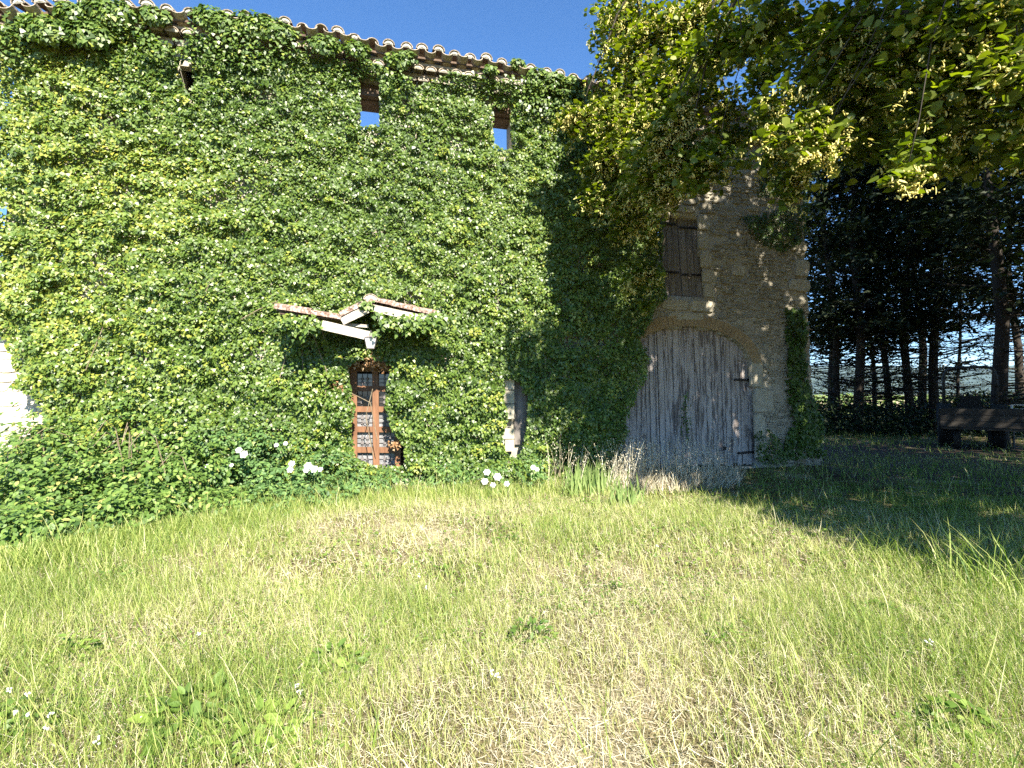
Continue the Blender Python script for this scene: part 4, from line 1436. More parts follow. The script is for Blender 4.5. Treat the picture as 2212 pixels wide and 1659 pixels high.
def spray(c, rad, n, nf, seed, big=1.0):
    r = np.random.default_rng(seed)
    ax = norm((c - (LT + np.array([0, 0, 5.0])))[None])[0]
    ax = norm(np.array([[ax[0], ax[1], -.35]]))[0]
    # a spray = several drooping twigs, leaves two-ranked along each
    nt_ = max(3, n // 26)
    root = c + r.normal(0, .33, (nt_, 3)) * np.asarray(rad)
    dirs = norm(ax + r.normal(0, .45, (nt_, 3)))
    L = r.uniform(.6, 1.25, nt_) * max(rad)
    per = n // nt_
    t = np.tile(np.linspace(.05, 1, per), nt_); ti = np.repeat(np.arange(nt_), per)
    d = dirs[ti]
    side = norm(np.cross(d, np.tile([0, 0, 1.], (len(d), 1)))) * np.where(np.arange(len(d)) % 2, 1, -1)[:, None]
    p = root[ti] + d * (L[ti] * (t - .4))[:, None] + np.array([0, 0, -1.]) * (L[ti] * .35 * t * t)[:, None] + r.normal(0, .05, (len(d), 3)) * big
    nrm = np.array([0, -.2, .75]) + r.normal(0, .38, (len(d), 3))
    tip = side * .75 + d * .6 + np.array([0, 0, -.45]) + r.normal(0, .25, (len(d), 3))
    s = r.uniform(.055, .10, len(d)) * big
    S.add(LEAF1_V if big > 1.5 else LIME_V, NEED_F if big > 1.5 else LEAF_F, p, nrm, tip, s * (1.25 if big > 1.5 else .95), s, np.clip(r.normal(.5, .25, len(d)), 0, 1))
    if nf:
        k = r.integers(0, len(d), nf)
        q = p[k] + np.array([0, -.02, -.05]) + r.normal(0, .03, (nf, 3))
        # bract
        sb = r.uniform(.06, .09, nf)
        SF.add(OVAL_V, LEAF_F, q, np.array([0, -1., .4]) + r.normal(0, .5, (nf, 3)), np.array([0, 0, -1.]) + r.normal(0, .4, (nf, 3)), sb * .45, sb, r.uniform(.6, 1, nf))
        for b in range(5):
            qq = q + r.normal(0, .022, (nf, 3)) + np.array([0, -.01, -.045])
            sf = r.uniform(.015, .026, nf)
            SF.add(TET_V, TET_F, qq, r.normal(0, 1, (nf, 3)), r.normal(0, 1, (nf, 3)), sf, sf, r.uniform(.2, 1, nf))


for i, (px, py, dep, rx, ry, rz, n_, nf) in enumerate(sprays):
    c = A(px, py, dep)
    spray(c, (rx, ry, rz), int(n_ * (1.25 if dep > 6.2 else 1.0)), int(nf * (2.3 if dep > 6.2 else 1.15)), 900 + i, big=1.0 if dep > 6.2 else 1.1)
    branch_targets.append(c)
# the rest of the crown, above and to the right of the view (it throws the big shade)
SHADE = [(-.9, 12.4), (-.5, 10.8), (1.0, 10.3), (2.4, 9.8), (3.4, 8.2), (3.5, 5.4), (4.5, 4.2), (6, 2), (14, 1), (20, 6), (20, 26), (1.0, 26), (1.0, 13.2), (.4, 12.6)]
rh = np.random.default_rng(77)
got = 0
q = np.stack([rh.uniform(1.4, 15, 90000), rh.uniform(-2, 8.5, 90000), rh.uniform(3.2, 13.5, 90000)], 1)
ds = ((q[:, 0] - 8.0) / 7.2) ** 2 + ((q[:, 1] - 3.2) / 6.2) ** 2 + ((q[:, 2] - 7.4) / 6.2) ** 2
ok = ds < 1
slope_k = 1 / math.tan(SUN_EL)
sxc, syc = np.dot(SUN, RT) / SUN[2], np.dot(SUN, FW0) / SUN[2]
pa, pb = q[:, 0] - sxc * q[:, 2], q[:, 1] - syc * q[:, 2]
ok &= inpoly(pa, pb, SHADE)
hid_v = (q[:, 2] > 1.65 + .845 * q[:, 1] + .55) | (q[:, 0] > 1.09 * q[:, 1] + .7) | (q[:, 1] < -.3)
ok &= hid_v
q = q[ok][:2300]
for i, (xc, yc, z) in enumerate(q):
    spray(C2W(xc, yc, z), (.5, .5, .35), 30, 0, 1500 + i, big=1.75)
o = link('crown', S.mesh('lime_crown'), M['lime'], lime); o['kind'] = 'stuff'
o = link('blossom', SF.mesh('lime_blossom'), M['limeflower'], lime); o['kind'] = 'stuff'
mb = MB()
top = LT + np.array([-.2, .1, 7.5])
trunk_pts = [LT + np.array([0, 0, -.1]), LT + np.array([.02, 0, .5]), LT + np.array([0, .05, 2.5]), LT + np.array([-.1, .1, 4.8]), top, LT + np.array([-.1, .0, 10.5])]
mb.tube(trunk_pts, [.55, .42, .36, .30, .22, .07], 12)
mb.build('trunk', M['bark'], lime, smooth=True)
mb = MB(); rr = random.Random(3)
limbs = []
for (h0, end, r0) in ((4.6, C2W(2.3, 7.2, 8.6), .13), (4.2, C2W(3.1, 5.2, 7.4), .06), (3.6, C2W(4.2, 3.9, 6.4), .05), (5.5, C2W(4.8, 6.4, 8.2), .12), (4.0, C2W(3.5, 8.0, 7.4), .11), (6.2, C2W(6.0, 2.0, 7.5), .1), (5.4, C2W(11.5, 4.0, 8.0), .1), (3.4, C2W(7.0, .6, 5.6), .1)):
    a = LT + np.array([-.05, .05, h0])
    P_ = [a]
    for t in (.3, .55, .8, 1.0):
        P_.append(a * (1 - t) + end * t + np.array([rr.uniform(-.15, .15), rr.uniform(-.15, .15), 1.1 * math.sin(t * 3.14) + rr.uniform(-.1, .1)]))
    mb.tube(P_, [r0, r0 * .8, r0 * .6, r0 * .45, r0 * .2], 7)
    limbs += P_[2:]
limbs = np.array(limbs)
for i, c in enumerate(branch_targets):
    a = limbs[np.argmin(np.linalg.norm(limbs - c, axis=1) + 1.5 * np.maximum(0, c[2] - limbs[:, 2]))]
    mid = a * .5 + c * .5 + np.array([rr.uniform(-.15, .15), rr.uniform(-.15, .15), .35])
    f_ = .42 if np.dot(c - CAM, FW0) < 6.2 else 1.0
    q1 = a * .3 + c * .7 + np.array([rr.uniform(-.15, .15), rr.uniform(-.15, .15), .3])
    mb.tube([a, mid, q1, a * .12 + c * .88 + np.array([0, 0, .14]), c], [.026 * f_, .018 * f_, .014 * f_, .010 * f_, .004], 5)
mb.build('branch', M['bark'], lime, smooth=True)

# ------------------------------------------------------------------ conifers behind and beside the house
def conifer(px, dep, wpx, leanx, ztop, z0, label, seed, crown_n=2600, rad=2.4, visible=True):
    r = random.Random(seed); rn = np.random.default_rng(seed)
    b = A(px, 930, dep) if not isinstance(px, tuple) else C2W(*px)
    b[2] = 0
    e = empty('conifer_tree', b, label, 'tree', 'row of conifers right of the farmhouse')
    rad0 = wpx / FPX * dep / 2
    ln = np.array([RT[0] * leanx, RT[1] * leanx, 0])
    P = lambda z: b + np.array([0, 0, z]) - ln * z + np.array([.12 * math.sin(z * .5 + seed), .12 * math.cos(z * .6 + seed), 0]) * min(1, z / 4)
    mb = MB()
    hs = [-.1, .3, 1.2, 2.5, 4, 6, 8, 10.5, ztop]
    mb.tube([P(h) for h in hs], [rad0 * (1.45 if h < .2 else 1.12 if h < .5 else 1) * (1 - .9 * max(0, h) / ztop) + .012 for h in hs], 8)
    mb.build('trunk', M['darkbark'], e, smooth=True)
    mb = MB()
    twigs = []
    nb_ = 72 if visible else 12
    for k in range(nb_):
        h = r.uniform(1.0, 5.5) if k < nb_ * .7 else r.uniform(5.0, ztop * .9)
        a = r.uniform(0, 6.283); L = r.uniform(.8, 2.3) * (1 if h < 7 else .8)
        d = np.array([math.cos(a), math.sin(a), 0])
        p0 = P(h); rise = r.uniform(-.15, .45)
        pts = [p0, p0 + d * L * .35 + np.array([0, 0, rise * L * .2]), p0 + d * L * .7 + np.array([0, 0, rise * L * .5]), p0 + d * L + np.array([0, 0, rise * L])]
        mb.tube(pts, [.032, .022, .014, .005], 4, caps=False)
        for q in range(5):
            t = r.uniform(.3, .95); p1 = p0 + d * L * t + np.array([0, 0, rise * L * t * .8])
            a2 = a + r.choice((-1, 1)) * r.uniform(.4, 1.1); l2 = r.uniform(.3, .8)
            p2 = p1 + np.array([math.cos(a2), math.sin(a2), r.uniform(-.3, .4)]) * l2
            mb.tube([p1, (p1 + p2) / 2 + np.array([0, 0, .03]), p2], [.011, .008, .003], 3, caps=False)
            twigs.append(p2)
        twigs.append(pts[-1])
    mb.build('branch', M['darkbark'], e)
    S = Scatter()
    n = crown_n
    # boughs: flat plates of needles
    nbough = 110
    bh = rn.uniform(z0, ztop, nbough); ba = rn.uniform(0, 6.283, nbough)
    bl = rad * np.clip(1.15 - (bh - z0) / (ztop - z0) * .75, .25, 1.0) * rn.uniform(.6, 1.1, nbough)
    bi = rn.integers(0, nbough, n)
    t = rn.uniform(.12, 1, n) ** .8
    cx = np.array([P(h) for h in bh])
    d = np.stack([np.cos(ba), np.sin(ba), np.full(nbough, .12)], 1)
    p = cx[bi] + d[bi] * (bl[bi] * t)[:, None] + rn.normal(0, 1, (n, 3)) * np.array([.32, .32, .13]) - np.array([0, 0, 1.]) * (t * t * .35)[:, None]
    s = rn.uniform(.18, .38, n)
    S.add(NEED_V, NEED_F, p, np.array([0, 0, 1.]) + rn.normal(0, .5, (n, 3)), d[bi] + rn.normal(0, .5, (n, 3)), s * .42, s, rn.uniform(0, 1, n))
    if visible:
        tw = np.array(twigs); m_ = 1500
        k = rn.integers(0, len(tw), m_)
        p = tw[k] + rn.normal(0, .12, (m_, 3)); s = rn.uniform(.07, .16, m_)
        S.add(NEED_V, NEED_F, p, np.array([0, 0, 1.]) + rn.normal(0, .6, (m_, 3)), rn.normal(0, 1, (m_, 3)), s * .5, s, rn.uniform(0, 1, m_))
    o = link('crown', S.mesh('conifer_crown'), M['conifer'], e); o['kind'] = 'stuff'


T = [(1812, 20.5, 14, .05, 15, 4.0, 'conifer with a leaning trunk, closest to the corner of the farmhouse'),
     (1853, 20, 19, -.01, 16, 3.8, 'straight stout conifer, second from the corner of the farmhouse'),
     (1889, 22, 8, .02, 13, 3.8, 'slender conifer between two stouter trunks left of the row middle'),
     (1922, 21, 13, .03, 15, 3.2, 'conifer with a bushy lower trunk at the middle of the row'),
     (1968, 20, 16, .015, 16, 3.9, 'conifer with a slightly tilted trunk, left of the knotted straight one'),
     (2020, 19.5, 18, -.02, 16, 4.2, 'straight conifer just left of the parked roll-bar tractor'),
     (2072, 23, 6, .0, 13, 6.0, 'very thin conifer seen through the tractor roll bar'),
     (2158, 15.5, 28, -.0, 17, 4.2, 'thickest conifer trunk, standing right behind the tractor'),
     (2290, 17, 24, .02, 16, 4.0, 'conifer at the right edge of the photo with low drooping branches')]
for i, t in enumerate(T):
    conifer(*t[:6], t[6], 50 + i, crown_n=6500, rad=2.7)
# second rank, further back, closing the canopy
for i, (xc, yc) in enumerate([(13.6, 25), (17.5, 26), (21.5, 25), (25.5, 24), (29, 22)]):
    conifer((xc, yc), yc, 16, .02, 17, 7.0, ['tall dark conifer in the rear rank, just clear of the farmhouse corner', 'rear rank conifer behind the second and third trunks',
            'rear rank conifer behind the middle of the row', 'rear rank conifer behind the tractor', 'rear rank conifer beyond the right edge trunk'][i], 80 + i, crown_n=5000, rad=3.2)
# neighbouring shade trees on the right, outside the picture
def shade_tree(xc, yc, h, rad, label, seed, zb=2.6):
    b = C2W(xc, yc)
    e = empty('lime_tree', b, label, 'tree')
    rn = np.random.default_rng(seed)
    global S
    mb = MB(); mb.tube([b + np.array([0, 0, -.1]), b + np.array([0, 0, 2.5]), b + np.array([.1, .1, 6.]), b + np.array([0, 0, h * .9])], [.5, .38, .3, .05], 10)
    mb.build('trunk', M['bark'], e, smooth=True)
    SS = Scatter()
    n = 11000
    q = norm(rn.normal(0, 1, (n, 3))) * rn.uniform(.4, 1, (n, 1)) ** .5
    lump = 1 + .16 * np.sin(q[:, :1] * 6 + seed) * np.sin(q[:, 1:2] * 7)
    p = b + np.array([0, 0, zb + (h - zb) / 2]) + q * lump * np.array([rad, rad, (h - zb) / 2])
    s = rn.uniform(.16, .26, n)
    SS.add(LEAF1_V, NEED_F, p, q * .5 + np.array([0, 0, .8]) + rn.normal(0, .4, (n, 3)), q + np.array([0, 0, -.5]) + rn.normal(0, .4, (n, 3)), s, s, rn.uniform(0, 1, n))
    o = link('crown', SS.mesh('shade_crown'), M['lime'], e); o['kind'] = 'stuff'


shade_tree(16.0, 3.0, 14, 4.6, 'leafy lime tree beyond the right edge of the photo', 21)
shade_tree(16.2, 9.0, 17.5, 4.9, 'tall dark lime tree overhanging the tractor at the right edge', 22, zb=5.2)
shade_tree(21.5, 14.0, 18, 5.2, 'tall lime tree behind the tractor, outside the right edge', 23, zb=4.5)
shade_tree(23.5, 5.0, 17, 5.2, 'lime tree furthest to the right, outside the photo', 24)

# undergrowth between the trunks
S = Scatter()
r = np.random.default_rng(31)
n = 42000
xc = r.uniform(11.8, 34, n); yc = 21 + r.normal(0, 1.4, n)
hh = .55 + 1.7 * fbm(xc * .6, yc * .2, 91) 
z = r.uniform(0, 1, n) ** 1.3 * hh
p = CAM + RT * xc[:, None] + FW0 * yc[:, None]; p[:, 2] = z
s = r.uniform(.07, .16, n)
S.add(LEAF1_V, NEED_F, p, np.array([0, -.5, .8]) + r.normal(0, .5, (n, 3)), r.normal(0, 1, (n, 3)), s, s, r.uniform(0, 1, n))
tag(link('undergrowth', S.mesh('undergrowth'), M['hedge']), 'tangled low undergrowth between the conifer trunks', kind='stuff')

# bushes lit in the field behind
S = Scatter()
n = 9000
xc = r.uniform(10, 62, n); yc = 47 + r.normal(0, .9, n)
z = r.uniform(0, 1, n) * (.9 + 1.2 * fbm(xc * .3, yc * 0, 12))
p = CAM + RT * xc[:, None] + FW0 * yc[:, None]; p[:, 2] = z
s = r.uniform(.15, .3, n)
S.add(OVAL_V, LEAF_F, p, np.array([0, -.5, .8]) + r.normal(0, .5, (n, 3)), r.normal(0, 1, (n, 3)), s, s, r.uniform(.3, 1, n))
tag(link('hedgerow', S.mesh('hedgerow'), M['bramble']), 'sunlit green hedgerow beyond the row of conifers', kind='stuff')

# ------------------------------------------------------------------ tractor with roll bar and wooden transport box
tb = A(2098, 950, 15.0); tb[2] = 0
tr = empty('tractor', tb, 'dark old tractor with a roll-bar hoop parked under the conifers', 'tractor')
e2 = tb - CAM; e2[2] = 0; e2 /= np.linalg.norm(e2); e1 = np.array([e2[1], -e2[0], 0])
def tp(x, y, z): return tb + e1 * x + e2 * y + np.array([0, 0, z])
def tbox(name, x0, x1, y0, y1, z0, z1, mat, parent=tr):
    mb = MB()
    mb.quadbox([tp(x0, y0, z0), tp(x1, y0, z0), tp(x1, y0, z1), tp(x0, y0, z1)], [tp(x0, y1, z0), tp(x1, y1, z0), tp(x1, y1, z1), tp(x0, y1, z1)])
    return mb.build(name, mat, parent)


mb = MB()
pts = [tp(-.62, 0, .9), tp(-.62, 0, 2.2), tp(-.55, 0, 2.42), tp(-.38, 0, 2.5), tp(.38, 0, 2.5), tp(.52, 0, 2.42), tp(.58, 0, 2.2), tp(.58, 0, .9)]
mb.tube(pts, .045, 8); mb.build('roll_bar', M['machine'], tr, smooth=True)
mb = MB()
mb.quadbox([tp(-.3, .2, .7), tp(.3, .2, .7), tp(.3, .2, 1.35), tp(-.3, .2, 1.35)], [tp(-.26, 1.9, .7), tp(.26, 1.9, .7), tp(.26, 1.9, 1.25), tp(-.26, 1.9, 1.25)])
mb.build('bonnet', M['machine'], tr)
mb = MB()
mb.quadbox([tp(-.28, -.2, 1.0), tp(.28, -.2, 1.0), tp(.28, -.2, 1.15), tp(-.28, -.2, 1.15)], [tp(-.28, .2, 1.0), tp(.28, .2, 1.0), tp(.28, .2, 1.15), tp(-.28, .2, 1.15)])
mb.quadbox([tp(-.28, -.26, 1.1), tp(.28, -.26, 1.1), tp(.22, -.32, 1.6), tp(-.22, -.32, 1.6)], [tp(-.28, -.2, 1.1), tp(.28, -.2, 1.1), tp(.22, -.27, 1.6), tp(-.22, -.27, 1.6)])
mb.build('seat', M['rubber'], tr)
mb = MB()
ring = [tp(.17 * math.cos(a), .42 + .05 * math.sin(a), 1.62 + .12 * math.sin(a)) for a in np.linspace(0, 6.283, 13)]
mb.tube(ring, .014, 5, caps=False); mb.tube([tp(0, .45, 1.6), tp(0, .7, 1.2)], .02, 5); mb.build('steering_wheel', M['rubber'], tr)
for sx in (-1, 1):
    for (yy, R_, wd) in ((.1, .62, .3), (1.6, .36, .2)):
        mb = MB()
        c = tp(sx * (.62 if R_ > .5 else .5), yy, R_)
        prof = [(-wd / 2, R_ * .55), (-wd / 2, R_ * .9), (-wd / 3, R_), (wd / 3, R_), (wd / 2, R_ * .9), (wd / 2, R_ * .55)]
        seg_ = 20
        for k in range(seg_):
            a = 2 * math.pi * k / seg_
            for (o_, rr_) in prof: mb.v.append(tuple(c + e1 * o_ + (e2 * math.cos(a) + np.array([0, 0, math.sin(a)])) * rr_))
        for k in range(seg_):
            for q in range(5):
                k2 = (k + 1) % seg_
                mb.f.append((k * 6 + q, k * 6 + q + 1, k2 * 6 + q + 1, k2 * 6 + q)); mb.mi.append(0)
        wh = mb.build('wheel', M['rubber'], tr, smooth=True)
        mb = MB(); mb.tube([c - e1 * wd * .3, c + e1 * wd * .3], R_ * .56, 16); mb.build('rim', M['machine'], wh)
    mb = MB()
    arc = [tp(sx * .62, .1 + .72 * math.cos(a), .62 + .72 * math.sin(a)) for a in np.linspace(.3, 2.8, 9)]
    for k in range(8):
        mb.quadbox([arc[k] - e1 * .17, arc[k] + e1 * .17, arc[k + 1] + e1 * .17, arc[k + 1] - e1 * .17],
                   [p + np.array([0, 0, .02]) for p in (arc[k] - e1 * .17, arc[k] + e1 * .17, arc[k + 1] + e1 * .17, arc[k + 1] - e1 * .17)])
    mb.build('mudguard', M['machine'], tr)
bx = empty('transport_box', tp(.2, -1.1, 0), 'low wooden trailer box standing behind the roll-bar tractor', 'trailer')
tbox('box_floor', -.65, 1.45, -1.5, -.55, .62, .68, M['trailerwood'], bx)
for k in range(3):
    tbox('board', -.66, 1.46, -1.54, -1.505, .70 + k * .18, .865 + k * .18, M['trailerwood'], bx)
    tbox('board', -.66, 1.46, -.54, -.505, .70 + k * .18, .865 + k * .18, M['trailerwood'], bx)
for sx in (-.70, 1.47):
    tbox('board', sx, sx + .035, -1.5, -.55, .70, 1.22, M['trailerwood'], bx)
for sx in (-.3, 1.2):
    mb = MB(); mb.tube([tp(sx - .08, -1.0, .32), tp(sx + .08, -1.0, .32)], .32, 18); mb.build('wheel', M['rubber'], bx)
    mb = MB(); mb.tube([tp(sx, -1.0, .32), tp(sx, -1.0, .62)], .04, 8); mb.build('axle_leg', M['machine'], bx)
wb = A(2200, 950, 14.6); wb[2] = 0
pn = empty('handcart', wb, 'white-framed low cart at the right edge beside the tractor', 'cart')
def hb(name, a, b, wd, mat):
    mb = MB(); mb.beam(wb + e1 * a[0] + e2 * a[1] + np.array([0, 0, a[2]]), wb + e1 * b[0] + e2 * b[1] + np.array([0, 0, b[2]]), wd, .03); mb.build(name, mat, pn)
hb('frame_bar', (-.15, 0, 1.33), (.75, 0, 1.33), .04, M['white']); hb('frame_bar', (-.15, 0, 1.20), (.75, 0, 1.20), .04, M['white'])
hb('frame_bar', (-.13, 0, 1.185), (-.13, 0, 1.345), .05, M['white'])
hb('frame_bar', (.72, 0, 1.185), (.72, 0, 1.345), .05, M['white'])
hb('leg', (-.1, .02, 0), (-.1, .02, 1.18), .06, M['machine']); hb('leg', (.7, .02, 0), (.7, .02, 1.18), .06, M['machine'])
hb('tray', (-.1, .35, 1.16), (.7, .35, 1.16), .7, M['machine'])
# thin pale strip on the dark ground
p, q = G(1846, 935), G(1905, 933)
mb = MB(); mb.beam(p + np.array([0, 0, .05]), q + np.array([0, 0, .05]), .12, .04); o = mb.build('plank', M['palewood']); tag(o, 'thin pale strip lying on the shaded ground below the conifers', 'plank')

# ------------------------------------------------------------------ grass
r = np.random.default_rng(101)


def in_house(x, y):
    return (y > -.12) & (x > U_L - .3) & (x < U_R + .25)


S = Scatter(); ST = Scatter()


def field_pts(n, y0, y1, margin=1.6, extra=1.12):
    yc = np.sqrt(r.uniform(y0 * y0, y1 * y1, n))
    xc = r.uniform(-1, 1, n) * (yc * extra + margin)
    p = CAM + RT * xc[:, None] + FW0 * yc[:, None]
    p[:, 2] = gz(p[:, 0], p[:, 1])
    return p, xc, yc


def greenness(p, xc, yc):
    g_ = fbm(p[:, 0] * .55, p[:, 1] * .55, 131, 4)
    g_ = (g_ - .5) * 1.4 + .52
    g_ += np.clip((-xc - 2.0) / 4, 0, .25) + np.clip((xc - .8) / 3, 0, .5) * np.clip((6.5 - yc) / 3, .2, 1)
    g_ += np.clip((3.2 - yc) / 1.2, 0, .35) * np.clip((-.3 - xc) / 1.0, 0, 1)
    return np.clip(g_, 0, 1)


for (n, y0, y1, hmin, hmax, wd) in [(130000, 1.5, 4.2, .05, .15, .0027), (110000, 4.2, 7.5, .06, .17, .0044), (60000, 7.5, 13, .07, .2, .008), (26000, 13, 20, .08, .22, .016)]:
    p, xc, yc = field_pts(n, y0, y1)
    g_ = greenness(p, xc, yc)
    tuft = fbm(p[:, 0] * 7, p[:, 1] * 7, 151, 2)
    k = (~in_house(p[:, 0], p[:, 1])) & (r.random(n) < .14 + 1.0 * g_ * (.2 + 1.25 * tuft))
    fs = np.clip((xc - 2.6) / 1.5, 0, 1) * np.clip((yc - 5.4) / 2, 0, 1)  # blades thinned and tinted darker here, deepening the tree shade by colour
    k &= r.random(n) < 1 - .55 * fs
    p, xc, yc, g_, fs = p[k], xc[k], yc[k], g_[k], fs[k]; m_ = len(p)
    wind = np.array([-.16, .05, 0])
    d = np.array([0, 0, 1.]) + wind + r.normal(0, .34, (m_, 3)) * np.array([1, 1, .3])
    nrm = r.normal(0, 1, (m_, 3)) * np.array([1, 1, .2])
    h = r.uniform(hmin, hmax, m_) * (.55 + .75 * g_) * np.where(r.random(m_) < .06, r.uniform(1.3, 2.2, m_), 1)
    t = np.clip(.24 + .48 * g_ + r.normal(0, .2, m_), 0, .95)
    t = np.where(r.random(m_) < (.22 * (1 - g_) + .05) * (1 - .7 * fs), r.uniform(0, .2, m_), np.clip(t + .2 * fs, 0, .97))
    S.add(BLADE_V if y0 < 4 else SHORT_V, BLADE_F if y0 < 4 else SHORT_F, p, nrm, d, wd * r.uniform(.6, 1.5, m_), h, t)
    # dry thatch lying about
    n2 = int(n * .72)
    p, xc, yc = field_pts(n2, y0, y1)
    g_ = greenness(p, xc, yc)
    k = (~in_house(p[:, 0], p[:, 1])) & (r.random(n2) < (1.05 - .55 * g_) * (1 - .85 * np.clip((xc - 2.6) / 1.5, 0, 1) * np.clip((yc - 5.4) / 2, 0, 1)))  # thatch thinned there too, to darken the shaded ground
    p = p[k]; m_ = len(p)
    a = r.uniform(0, 6.283, m_)
    d = np.stack([np.cos(a), np.sin(a), r.uniform(-.08, .35, m_)], 1)
    p = p + np.array([0, 0, 1.]) * r.uniform(.004, .03, (m_, 1))
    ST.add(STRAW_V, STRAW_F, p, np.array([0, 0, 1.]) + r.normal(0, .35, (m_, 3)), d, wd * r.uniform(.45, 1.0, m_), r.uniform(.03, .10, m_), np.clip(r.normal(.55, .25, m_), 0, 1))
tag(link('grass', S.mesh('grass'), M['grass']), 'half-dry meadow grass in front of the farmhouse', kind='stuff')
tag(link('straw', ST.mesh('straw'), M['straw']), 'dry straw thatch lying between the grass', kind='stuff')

# taller grass along the wall foot and under the bushes
S = Scatter()
n = 9000
px = r.uniform(0, 1340, n)
base = np.array([G(a, np.interp(a, [0, 300, 700, 900, 1340], [1225, 1160, 1090, 1075, 1050])) for a in px])
p = base + np.stack([np.zeros(n), r.normal(-.1, .28, n), np.zeros(n)], 1)
k = ~in_house(p[:, 0], p[:, 1]); p = p[k]; m_ = len(p)
p[:, 2] = gz(p[:, 0], p[:, 1])
S.add(BLADE_V, BLADE_F, p, r.normal(0, 1, (m_, 3)) * np.array([1, 1, .2]), np.array([-.1, 0, 1.]) + r.normal(0, .25, (m_, 3)), .007, r.uniform(.10, .24, m_) * np.where(r.random(m_) < .08, 1.9, 1), np.clip(r.normal(.6, .2, m_), 0, 1))
n = 1200
p, xc, yc = field_pts(n, 1.9, 7.5, .5)
k = ~in_house(p[:, 0], p[:, 1]); p = p[k]; m_ = len(p)
S.add(BLADE_V, BLADE_F, p, r.normal(0, 1, (m_, 3)) * np.array([1, 1, .2]), np.array([-.22, 0, 1.]) + r.normal(0, .22, (m_, 3)), .006, r.uniform(.2, .38, m_), np.clip(r.normal(.55, .25, m_), 0, 1))
tag(link('tall_grass', S.mesh('tall_grass'), M['grass']), 'taller green grass along the foot of the ivy wall', kind='stuff')


# dry wild oats before the barn door
S = Scatter()
n = 520
px = np.concatenate([r.uniform(1335, 1560, 400), r.normal(1350, 30, 60), r.uniform(1180, 1340, 60)])
base = np.array([G(a, b) for a, b in zip(px, np.interp(px, [1180, 1340, 1450, 1560], [1050, 1050, 1045, 1035]) + r.uniform(-8, 14, n))])
base[:, 2] = 0
d = np.array([.05, 0, 1.]) + r.normal(0, .16, (n, 3)); d = norm(d)
h = r.uniform(.35, .95, n)
S.add(BLADE_V, BLADE_F, base, r.normal(0, 1, (n, 3)) * np.array([1, 1, .2]), d, .007, h, r.uniform(.2, 1, n))
for q in range(7):
    t = r.uniform(.72, 1.0, n)
    tipb = base + d * (h * t)[:, None] + r.normal(0, .035, (n, 3)) + np.array([.02, -.02, 0]) 
    S.add(NEED_V, NEED_F, tipb, r.normal(0, 1, (n, 3)), np.array([.2, 0, -1.]) + r.normal(0, .4, (n, 3)), .012, r.uniform(.025, .04, n), r.uniform(.3, 1, n))
n = 2600
px = r.uniform(1330, 1600, n)
b2 = np.array([G(a, b) for a, b in zip(px, np.interp(px, [1330, 1600], [1060, 1040]) + r.uniform(-12, 14, n))]); b2[:, 2] = 0
k = ~in_house(b2[:, 0], b2[:, 1]); b2 = b2[k]; m_ = len(b2)
S.add(BLADE_V, BLADE_F, b2, r.normal(0, 1, (m_, 3)) * np.array([1, 1, .2]), np.array([.05, 0, 1.]) + r.normal(0, .35, (m_, 3)), .008, r.uniform(.12, .4, m_), r.uniform(0, .9, m_))
tag(link('wild_oats', S.mesh('wild_oats'), M['straw']), 'tall dry wild oat grass standing before the barn door', kind='stuff')


# tall green clumps at the shadow edge, right
def clump(px, py, n, rad, h, seed, label):
    rn = np.random.default_rng(seed)
    b = G(px, py)
    e = empty('grass_clump', b, label, 'grass clump', 'tall grass clumps at the shadow edge')
    S = Scatter()
    p = b + np.stack([rn.normal(0, rad, n), rn.normal(0, rad, n), np.zeros(n)], 1)
    S.add([(v[0], v[1], v[2] * 1.6) for v in BLADE_V], BLADE_F, p, rn.normal(0, 1, (n, 3)) * np.array([1, 1, .15]), np.array([-.25, 0, 1.]) + rn.normal(0, .25, (n, 3)), rn.uniform(.005, .011, n), h * rn.uniform(.5, 1.1, n), np.clip(rn.normal(.66, .15, n), 0, 1))
    o = link('blade', S.mesh('blade'), M['grass'], e); o['kind'] = 'stuff'


clump(1905, 1215, 60, .16, .34, 1, 'left, thinner clump of tall green grass at the shadow edge')
clump(2085, 1265, 70, .15, .5, 2, 'middle clump of tall green grass leaning left at the shadow edge')
clump(2180, 1290, 90, .18, .52, 3, 'right, fullest clump of tall green grass by the photo edge')


# leafy weeds in the meadow
def weed(px, py, n, rad, h, leaf, seed, label, tv=OVAL_V, tint=.5):
    n = int(n * 1.7); rad = rad * 1.25; h = h * 1.2
    rn = np.random.default_rng(seed)
    b = G(px, py); b[2] = float(gz(b[0], b[1]))
    e = empty('weed', b, label, 'weed', 'leafy weeds in the meadow')
    S = Scatter()
    a = rn.uniform(0, 6.283, n); rr_ = rad * np.sqrt(rn.uniform(0, 1, n))
    p = b + np.stack([np.cos(a) * rr_, np.sin(a) * rr_ * .8, h * (1 - (rr_ / rad) ** 2) * rn.uniform(.3, 1, n) + .01], 1)
    dirv = np.stack([np.cos(a), np.sin(a), rn.uniform(-.1, .6, n)], 1)
    n_more = 0
    s = leaf * .8 * rn.uniform(.4, 1.2, n)
    S.add(tv, LEAF_F, p, np.array([0, -.2, 1.]) + rn.normal(0, .35, (n, 3)), dirv, s * .8, s, np.clip(rn.normal(tint, .22, n), 0, 1))
    o = link('leaf', S.mesh('leaf'), M['weed'], e); o['kind'] = 'stuff'
    mb = MB(); mb.tube([b, b + np.array([0, 0, h * .8])], .004, 4); mb.build('stem', M['weed'], e)


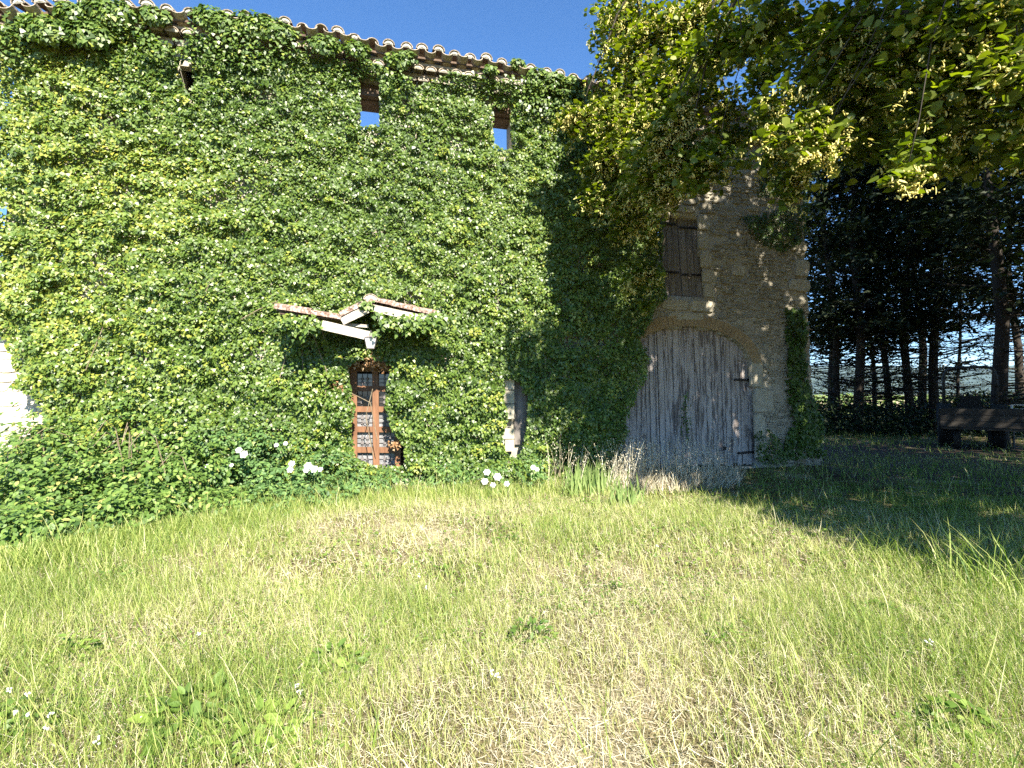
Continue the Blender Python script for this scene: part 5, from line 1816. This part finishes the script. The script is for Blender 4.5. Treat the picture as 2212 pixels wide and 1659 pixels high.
weed(1150, 1385, 70, .13, .14, .055, 1, 'bushy dark green weed at the middle of the meadow')
weed(1095, 1172, 45, .12, .10, .05, 2, 'small dark weed on the pale straw below the iris leaves', tint=.35)
weed(1570, 1390, 60, .14, .10, .05, 3, 'low bright green weed patch right of the middle of the meadow')
weed(2070, 1570, 55, .13, .10, .065, 4, 'round-leaved mallow weed in the lower right of the meadow', LIME_V, .6)
weed(420, 1560, 60, .2, .09, .13, 5, 'broad rosette of long leaves in the lower left of the meadow')
weed(720, 1450, 45, .14, .10, .09, 6, 'narrow-leaved green weed between the straw, left of the middle', tint=.7)
weed(250, 1255, 40, .16, .12, .06, 7, 'dark leafy weed just below the bramble thicket', tint=.3)
weed(150, 1430, 45, .12, .16, .07, 8, 'upright yellow-green weed beside the bare chalky patch', tint=.9)
weed(1270, 1090, 40, .14, .12, .07, 9, 'broad-leaved weed at the foot of the iris clump', tint=.8)
weed(950, 1240, 30, .10, .08, .06, 10, 'small green rosette on pale straw above the meadow middle', tint=.6)
weed(1330, 1280, 25, .09, .09, .05, 11, 'tiny weed tuft upper right of the bushy dark weed', tint=.4)
weed(560, 1600, 45, .16, .07, .1, 12, 'yellowish rosette of leaves at the bottom edge, left of the photographer', tint=.9)
weed(60, 1560, 80, .22, .08, .05, 13, 'clover-like leafy patch in the bottom left corner', LIME_V, .45)
weed(1900, 1330, 40, .15, .09, .05, 14, 'soft green weed near the shadow edge on the right', tint=.6)
# low broad-leaved ground cover in patches
S = Scatter()
for (zone, nn, y0, y1) in ((0, 26000, 1.7, 4.5), (1, 22000, 4.5, 9)):
    p, xc, yc = field_pts(nn, y0, y1)
    dn_ = fbm(p[:, 0] * .9, p[:, 1] * .9, 171, 3) + np.clip((-xc - .5) / 2, 0, .26) * np.clip((3.6 - yc) / .8, 0, 1) + np.clip((xc - 1.2) / 4, 0, .12)
    k = (dn_ > .56 + r.normal(0, .05, nn)) & ~in_house(p[:, 0], p[:, 1])
    p = p[k]; m_ = len(p); p[:, 2] += r.uniform(.01, .07, m_)
    s_ = r.uniform(.012, .034, m_) * (1 if zone == 0 else 1.3)
    S.add(LIME_V if zone else OVAL_V, LEAF_F, p, np.array([0, 0, 1.]) + r.normal(0, .45, (m_, 3)), r.normal(0, 1, (m_, 3)) * np.array([1, 1, .3]), s_ * .9, s_, np.clip(r.normal(.6, .22, m_), 0, 1))
tag(link('ground_cover', S.mesh('ground_cover'), M['weed']), 'patches of small broad leaves low in the meadow grass', kind='stuff')
# small white clover heads, dead leaves
S = Scatter()
hp = [(20, 1490), (60, 1500), (35, 1540), (62, 1545), (100, 1575), (210, 1600), (110, 1545), (300, 1555), (430, 1370), (640, 1480), (650, 1495), (1060, 1450), (1075, 1460), (920, 1270), (1420, 1180), (905, 1245), (2000, 1385), (2010, 1388)]
P = np.array([G(a, b, .09) for a, b in hp])
for k in range(6):
    S.add(OCT_V, OCT_F, P + r.normal(0, .007, P.shape), r.normal(0, 1, P.shape), r.normal(0, 1, P.shape), .014, .014, .9)
tag(link('clover_flowers', S.mesh('clover_flowers'), M['petal']), 'tiny white clover heads scattered in the meadow', kind='stuff')
S = Scatter()
p, xc, yc = field_pts(170, 2.0, 6)
p[:, 2] += .03
S.add(OVAL_V, LEAF_F, p, np.array([0, 0, 1.]) + r.normal(0, .3, p.shape), r.normal(0, 1, p.shape), .03, r.uniform(.03, .055, len(p)), r.uniform(.2, .7, len(p)))
tag(link('fallen_leaves', S.mesh('fallen_leaves'), M['straw']), 'dead brown leaves lying in the meadow', kind='stuff')

# ------------------------------------------------------------------ air
mt = bpy.data.materials.new('air'); mt.use_nodes = True
n_ = mt.node_tree.nodes; n_.clear()
pv = n_.new('ShaderNodeVolumePrincipled'); pv.inputs['Density'].default_value = .00006
pv.inputs['Color'].default_value = (.45, .68, 1, 1); pv.inputs['Anisotropy'].default_value = .0
oo = n_.new('ShaderNodeOutputMaterial'); mt.node_tree.links.new(pv.outputs[0], oo.inputs['Volume'])
HAZE = True
if HAZE:
    mb = MB(); mb.box((0, 0, 139.5), (20500, 20500, 283)); o = mb.build('haze', mt); tag(o, 'thin blue summer haze over the far plain', kind='stuff')
